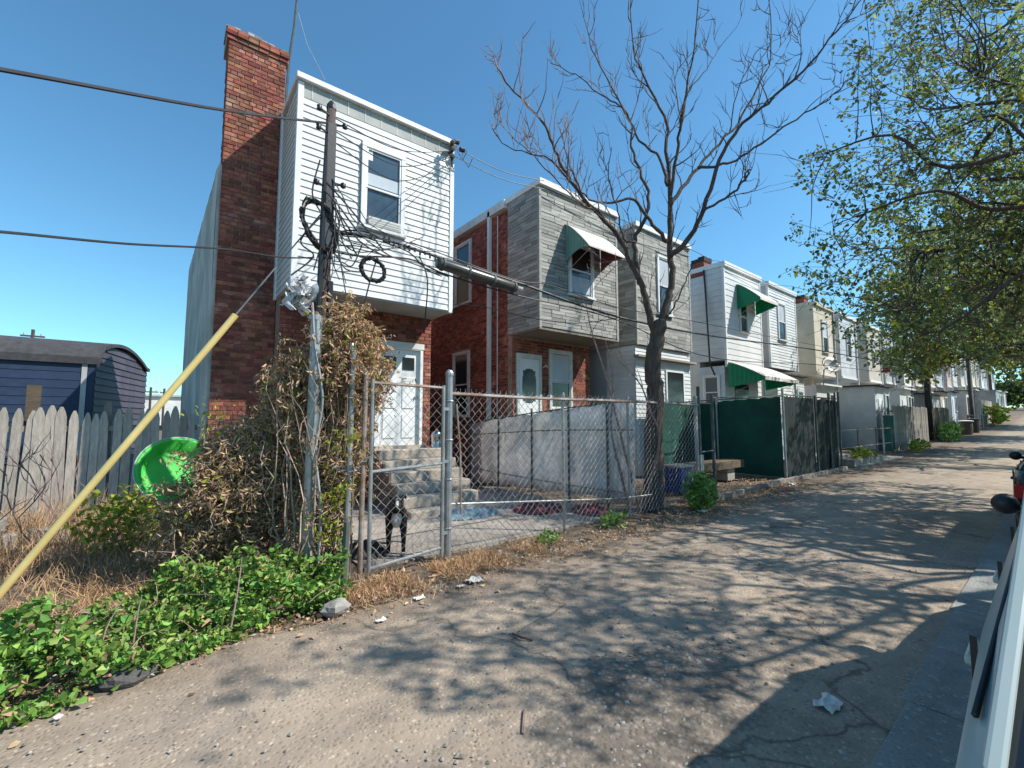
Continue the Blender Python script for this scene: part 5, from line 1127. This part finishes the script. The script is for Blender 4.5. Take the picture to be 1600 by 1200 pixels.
for s in (-1,1):
    vs+=[dp(.535,s*.055,.70),dp(.545,s*.085,.725),dp(.57,s*.10,.69)]; rs+=[.022,.018,.010]; k=len(vs)-3; es+=[(6,k),(k,k+1),(k+1,k+2)]
skinned('body',vs,es,rs,'dog_black',DG)
skinned('white_chest',[dp(.445,0,.53),dp(.462,0,.44),dp(.44,0,.34)],[(0,1),(1,2)],[(.05,.03),(.07,.03),(.035,.03)],'dog_white',DG)
skinned('white_blaze',[dp(.60,0,.70),dp(.66,0,.655),dp(.70,0,.635)],[(0,1),(1,2)],[.017,.02,.015],'dog_white',DG)
for s in (-1,1):
    skinned('white_paw',[dp(.385,s*.085,.04),dp(.415,s*.085,.022)],[(0,1)],[.029,.03],'dog_white',DG)
    MB().lathe(dp(.618,s*.045,.665),[(0,-.004),(.010,0),(0,.008)],8,tuple(dir_+sd*s*.6)).build('eye','rubber',DG)
MB().lathe(dp(.715,0,.612),[(0,-.01),(.018,0),(.01,.012),(0,.014)],8,tuple(dir_)).build('nose','rubber',DG)
# ------------------------------------------------------------------ parked cars
def car(lab,xr,L,yl,m,yaw=0,W=1.78,H=1.46,ins=.30):
    """nose towards +X; local x from rear bumper, y=0 is the left flank, body extends to -W"""
    t=thing('parked_car',lab,'car',(xr+L/2,yl-W/2,0)); Mx=Matrix.Translation((xr,yl,0))@Matrix.Rotation(yaw,4,'Z')
    def add(name,mb,mm,par=t,smooth=True,bevel=0):
        me=mb.mesh(name,smooth); me.transform(Mx); o=link(name,me,mm,par)
        if bevel: b=o.modifiers.new('b','BEVEL'); b.width=bevel; b.segments=2; b.limit_method='ANGLE'
        return o
    # lower body: cross-sections (x, sill z, shoulder z, inset)
    sec=[(0,.42,.72,.16),(.06,.30,.93,.07),(.35,.24,1.00,.02),(1.2,.22,1.01,0),(2.4,.22,1.00,0),(3.4,.22,.98,0),(L-1.2,.22,.95,.01),(L-.5,.24,.90,.04),(L-.12,.30,.78,.12),(L,.42,.62,.22)]
    mb=MB(); rows=[]
    for x,z0,z1,i in sec:
        prof=[(-W/2,z0),(-.10-i,z0),(-.03-i,z0+.08),(-.0-i,z0+(z1-z0)*.45),(-.015-i,z1-.14),(-.03-i,z1-.04),(-.085-i,z1),(-W/2,z1+.03)]
        full=prof+[(-W-y,z) for y,z in reversed(prof[1:-1])]; rows.append([(x,y,z) for y,z in full])
    k=len(rows[0])
    for r in rows: mb.v+=r
    for i in range(len(rows)-1):
        for j in range(k): a=i*k+j; b=i*k+(j+1)%k; mb.f.append((a,b,b+k,a+k))
    mb.f+= [tuple(range(k)),tuple(range((len(rows)-1)*k,len(rows)*k))]
    body=add('body',mb,m)
    # greenhouse
    g=[(.30,1.0,.10),(1.35,H-.10,ins-.02),(1.8,H,ins),(3.0,H-.01,ins),(3.5,H-.08,ins-.02),(L-1.35,.97,.12)]
    gm=MB(); 
    for x,z,i in g: gm.v+=[(x,-.09,.985),(x,-i,z-.06),(x,-i-.12,z),(x,-W+i+.12,z),(x,-W+i,z-.06),(x,-W+.09,.985)]
    for q in range(len(g)-1):
        for j in range(5): a=q*6+j; gm.f.append((a,a+1,a+7,a+6))
    gl=add('window_glass',gm,'glass_dark',t,False)
    rm=MB()
    for (xa,za,ia),(xb,zb,ib) in zip(g[1:4],g[2:5]): rm.add([(xa,-ia-.015,za-.035),(xb,-ib-.015,zb-.035),(xb,-ib-.12,zb+.014),(xa,-ia-.12,za+.014),(xa,-W+ia+.12,za+.014),(xb,-W+ib+.12,zb+.014),(xb,-W+ib+.015,zb-.035),(xa,-W+ia+.015,za-.035)],[(0,1,2,3),(3,2,5,4),(4,5,6,7)])
    add('roof',rm,m)
    for xa,za,xb,zb in ((.42,1.0,1.4,H-.1),(2.35,1.0,2.4,H-.05),(L-1.5,1.0,3.48,H-.1)):
        for y0,y1 in ((-.085,-ins+.025),(-W+.085,-W+ins-.025)): add('pillar',MB().add([(xa-.05,y0,za),(xa+.09,y0,za),(xa+.09,y0-.03,za),(xa-.05,y0-.03,za),(xb-.04,y1,zb),(xb+.07,y1,zb),(xb+.07,y1-.03,zb),(xb-.04,y1-.03,zb)],[(0,3,2,1),(4,5,6,7),(0,1,5,4),(1,2,6,5),(2,3,7,6),(3,0,4,7)]),m,t,False,.008)
    for xa in (.85,L-.95):
        for yy,s in ((-.02,1),(-W+.02,-1)):
            wh=MB(); wh.lathe((xa,yy-s*.10,.32),[(.20,-.10),(.30,-.10),(.325,-.07),(.325,.07),(.30,.10),(.20,.10)],22,(0,s,0)); tw_=add('wheel',wh,'rubber'); rim=MB(); rim.lathe((xa,yy-s*.10,.32),[(0,.07),(.06,.085),(.10,.06),(.20,.08),(.215,.10)],22,(0,s,0)); add('rim',rim,'chrome',tw_)
    for xs_ in (1.25,2.38,3.45): add('door_seam',MB().box(xs_,xs_+.008,-.013,.0035,.30,.93),'rubber',body,False)
    for xs_ in (1.35,2.48): add('door_handle',MB().box(xs_,xs_+.18,-.01,.03,.80,.83),m,body,False,.008)
    add('belt_trim',MB().tube([(.6,-.062,.99),(L-1.4,-.062,.985)],.007,6),'rubber')
    mir=add('mirror',MB().lathe((L-1.55,.035,1.02),[(0,-.06),(.05,-.055),(.07,-.02),(.065,.04),(.035,.07),(0,.08)],14,(1,0,0)),'rubber'); add('mirror_stalk',MB().tube([(L-1.5,-.07,.98),(L-1.55,.02,1.01)],.022,6),'rubber')
    for yy in (-.16,-W+.16): add('tail_light',MB().box(-.005,.09,yy-.11,yy+.11,.70,.86),'red_lens',t,False,.02); add('headlight',MB().box(L-.16,L-.02,yy-.13,yy+.09,.62,.74),'glass',t,False,.02)
    add('bumper',MB().box(-.07,.1,-W+.14,-.14,.38,.58),m,t,False,.03)
car('pale green parked car in the right foreground, mostly cut off',.75,5.4,.215,'car_green',yaw=.022,H=1.74,ins=.20)
car('black parked car ahead of the pale green one',7.6,4.7,.53,'car_dark',yaw=.02)

# the ground climbs gently down the alley: lift what stands there
for o in list(COL.objects):
    if o.type=='EMPTY' and o.parent is None and o.location.x>20: o.location.z+=ground_rise(o.location.x)
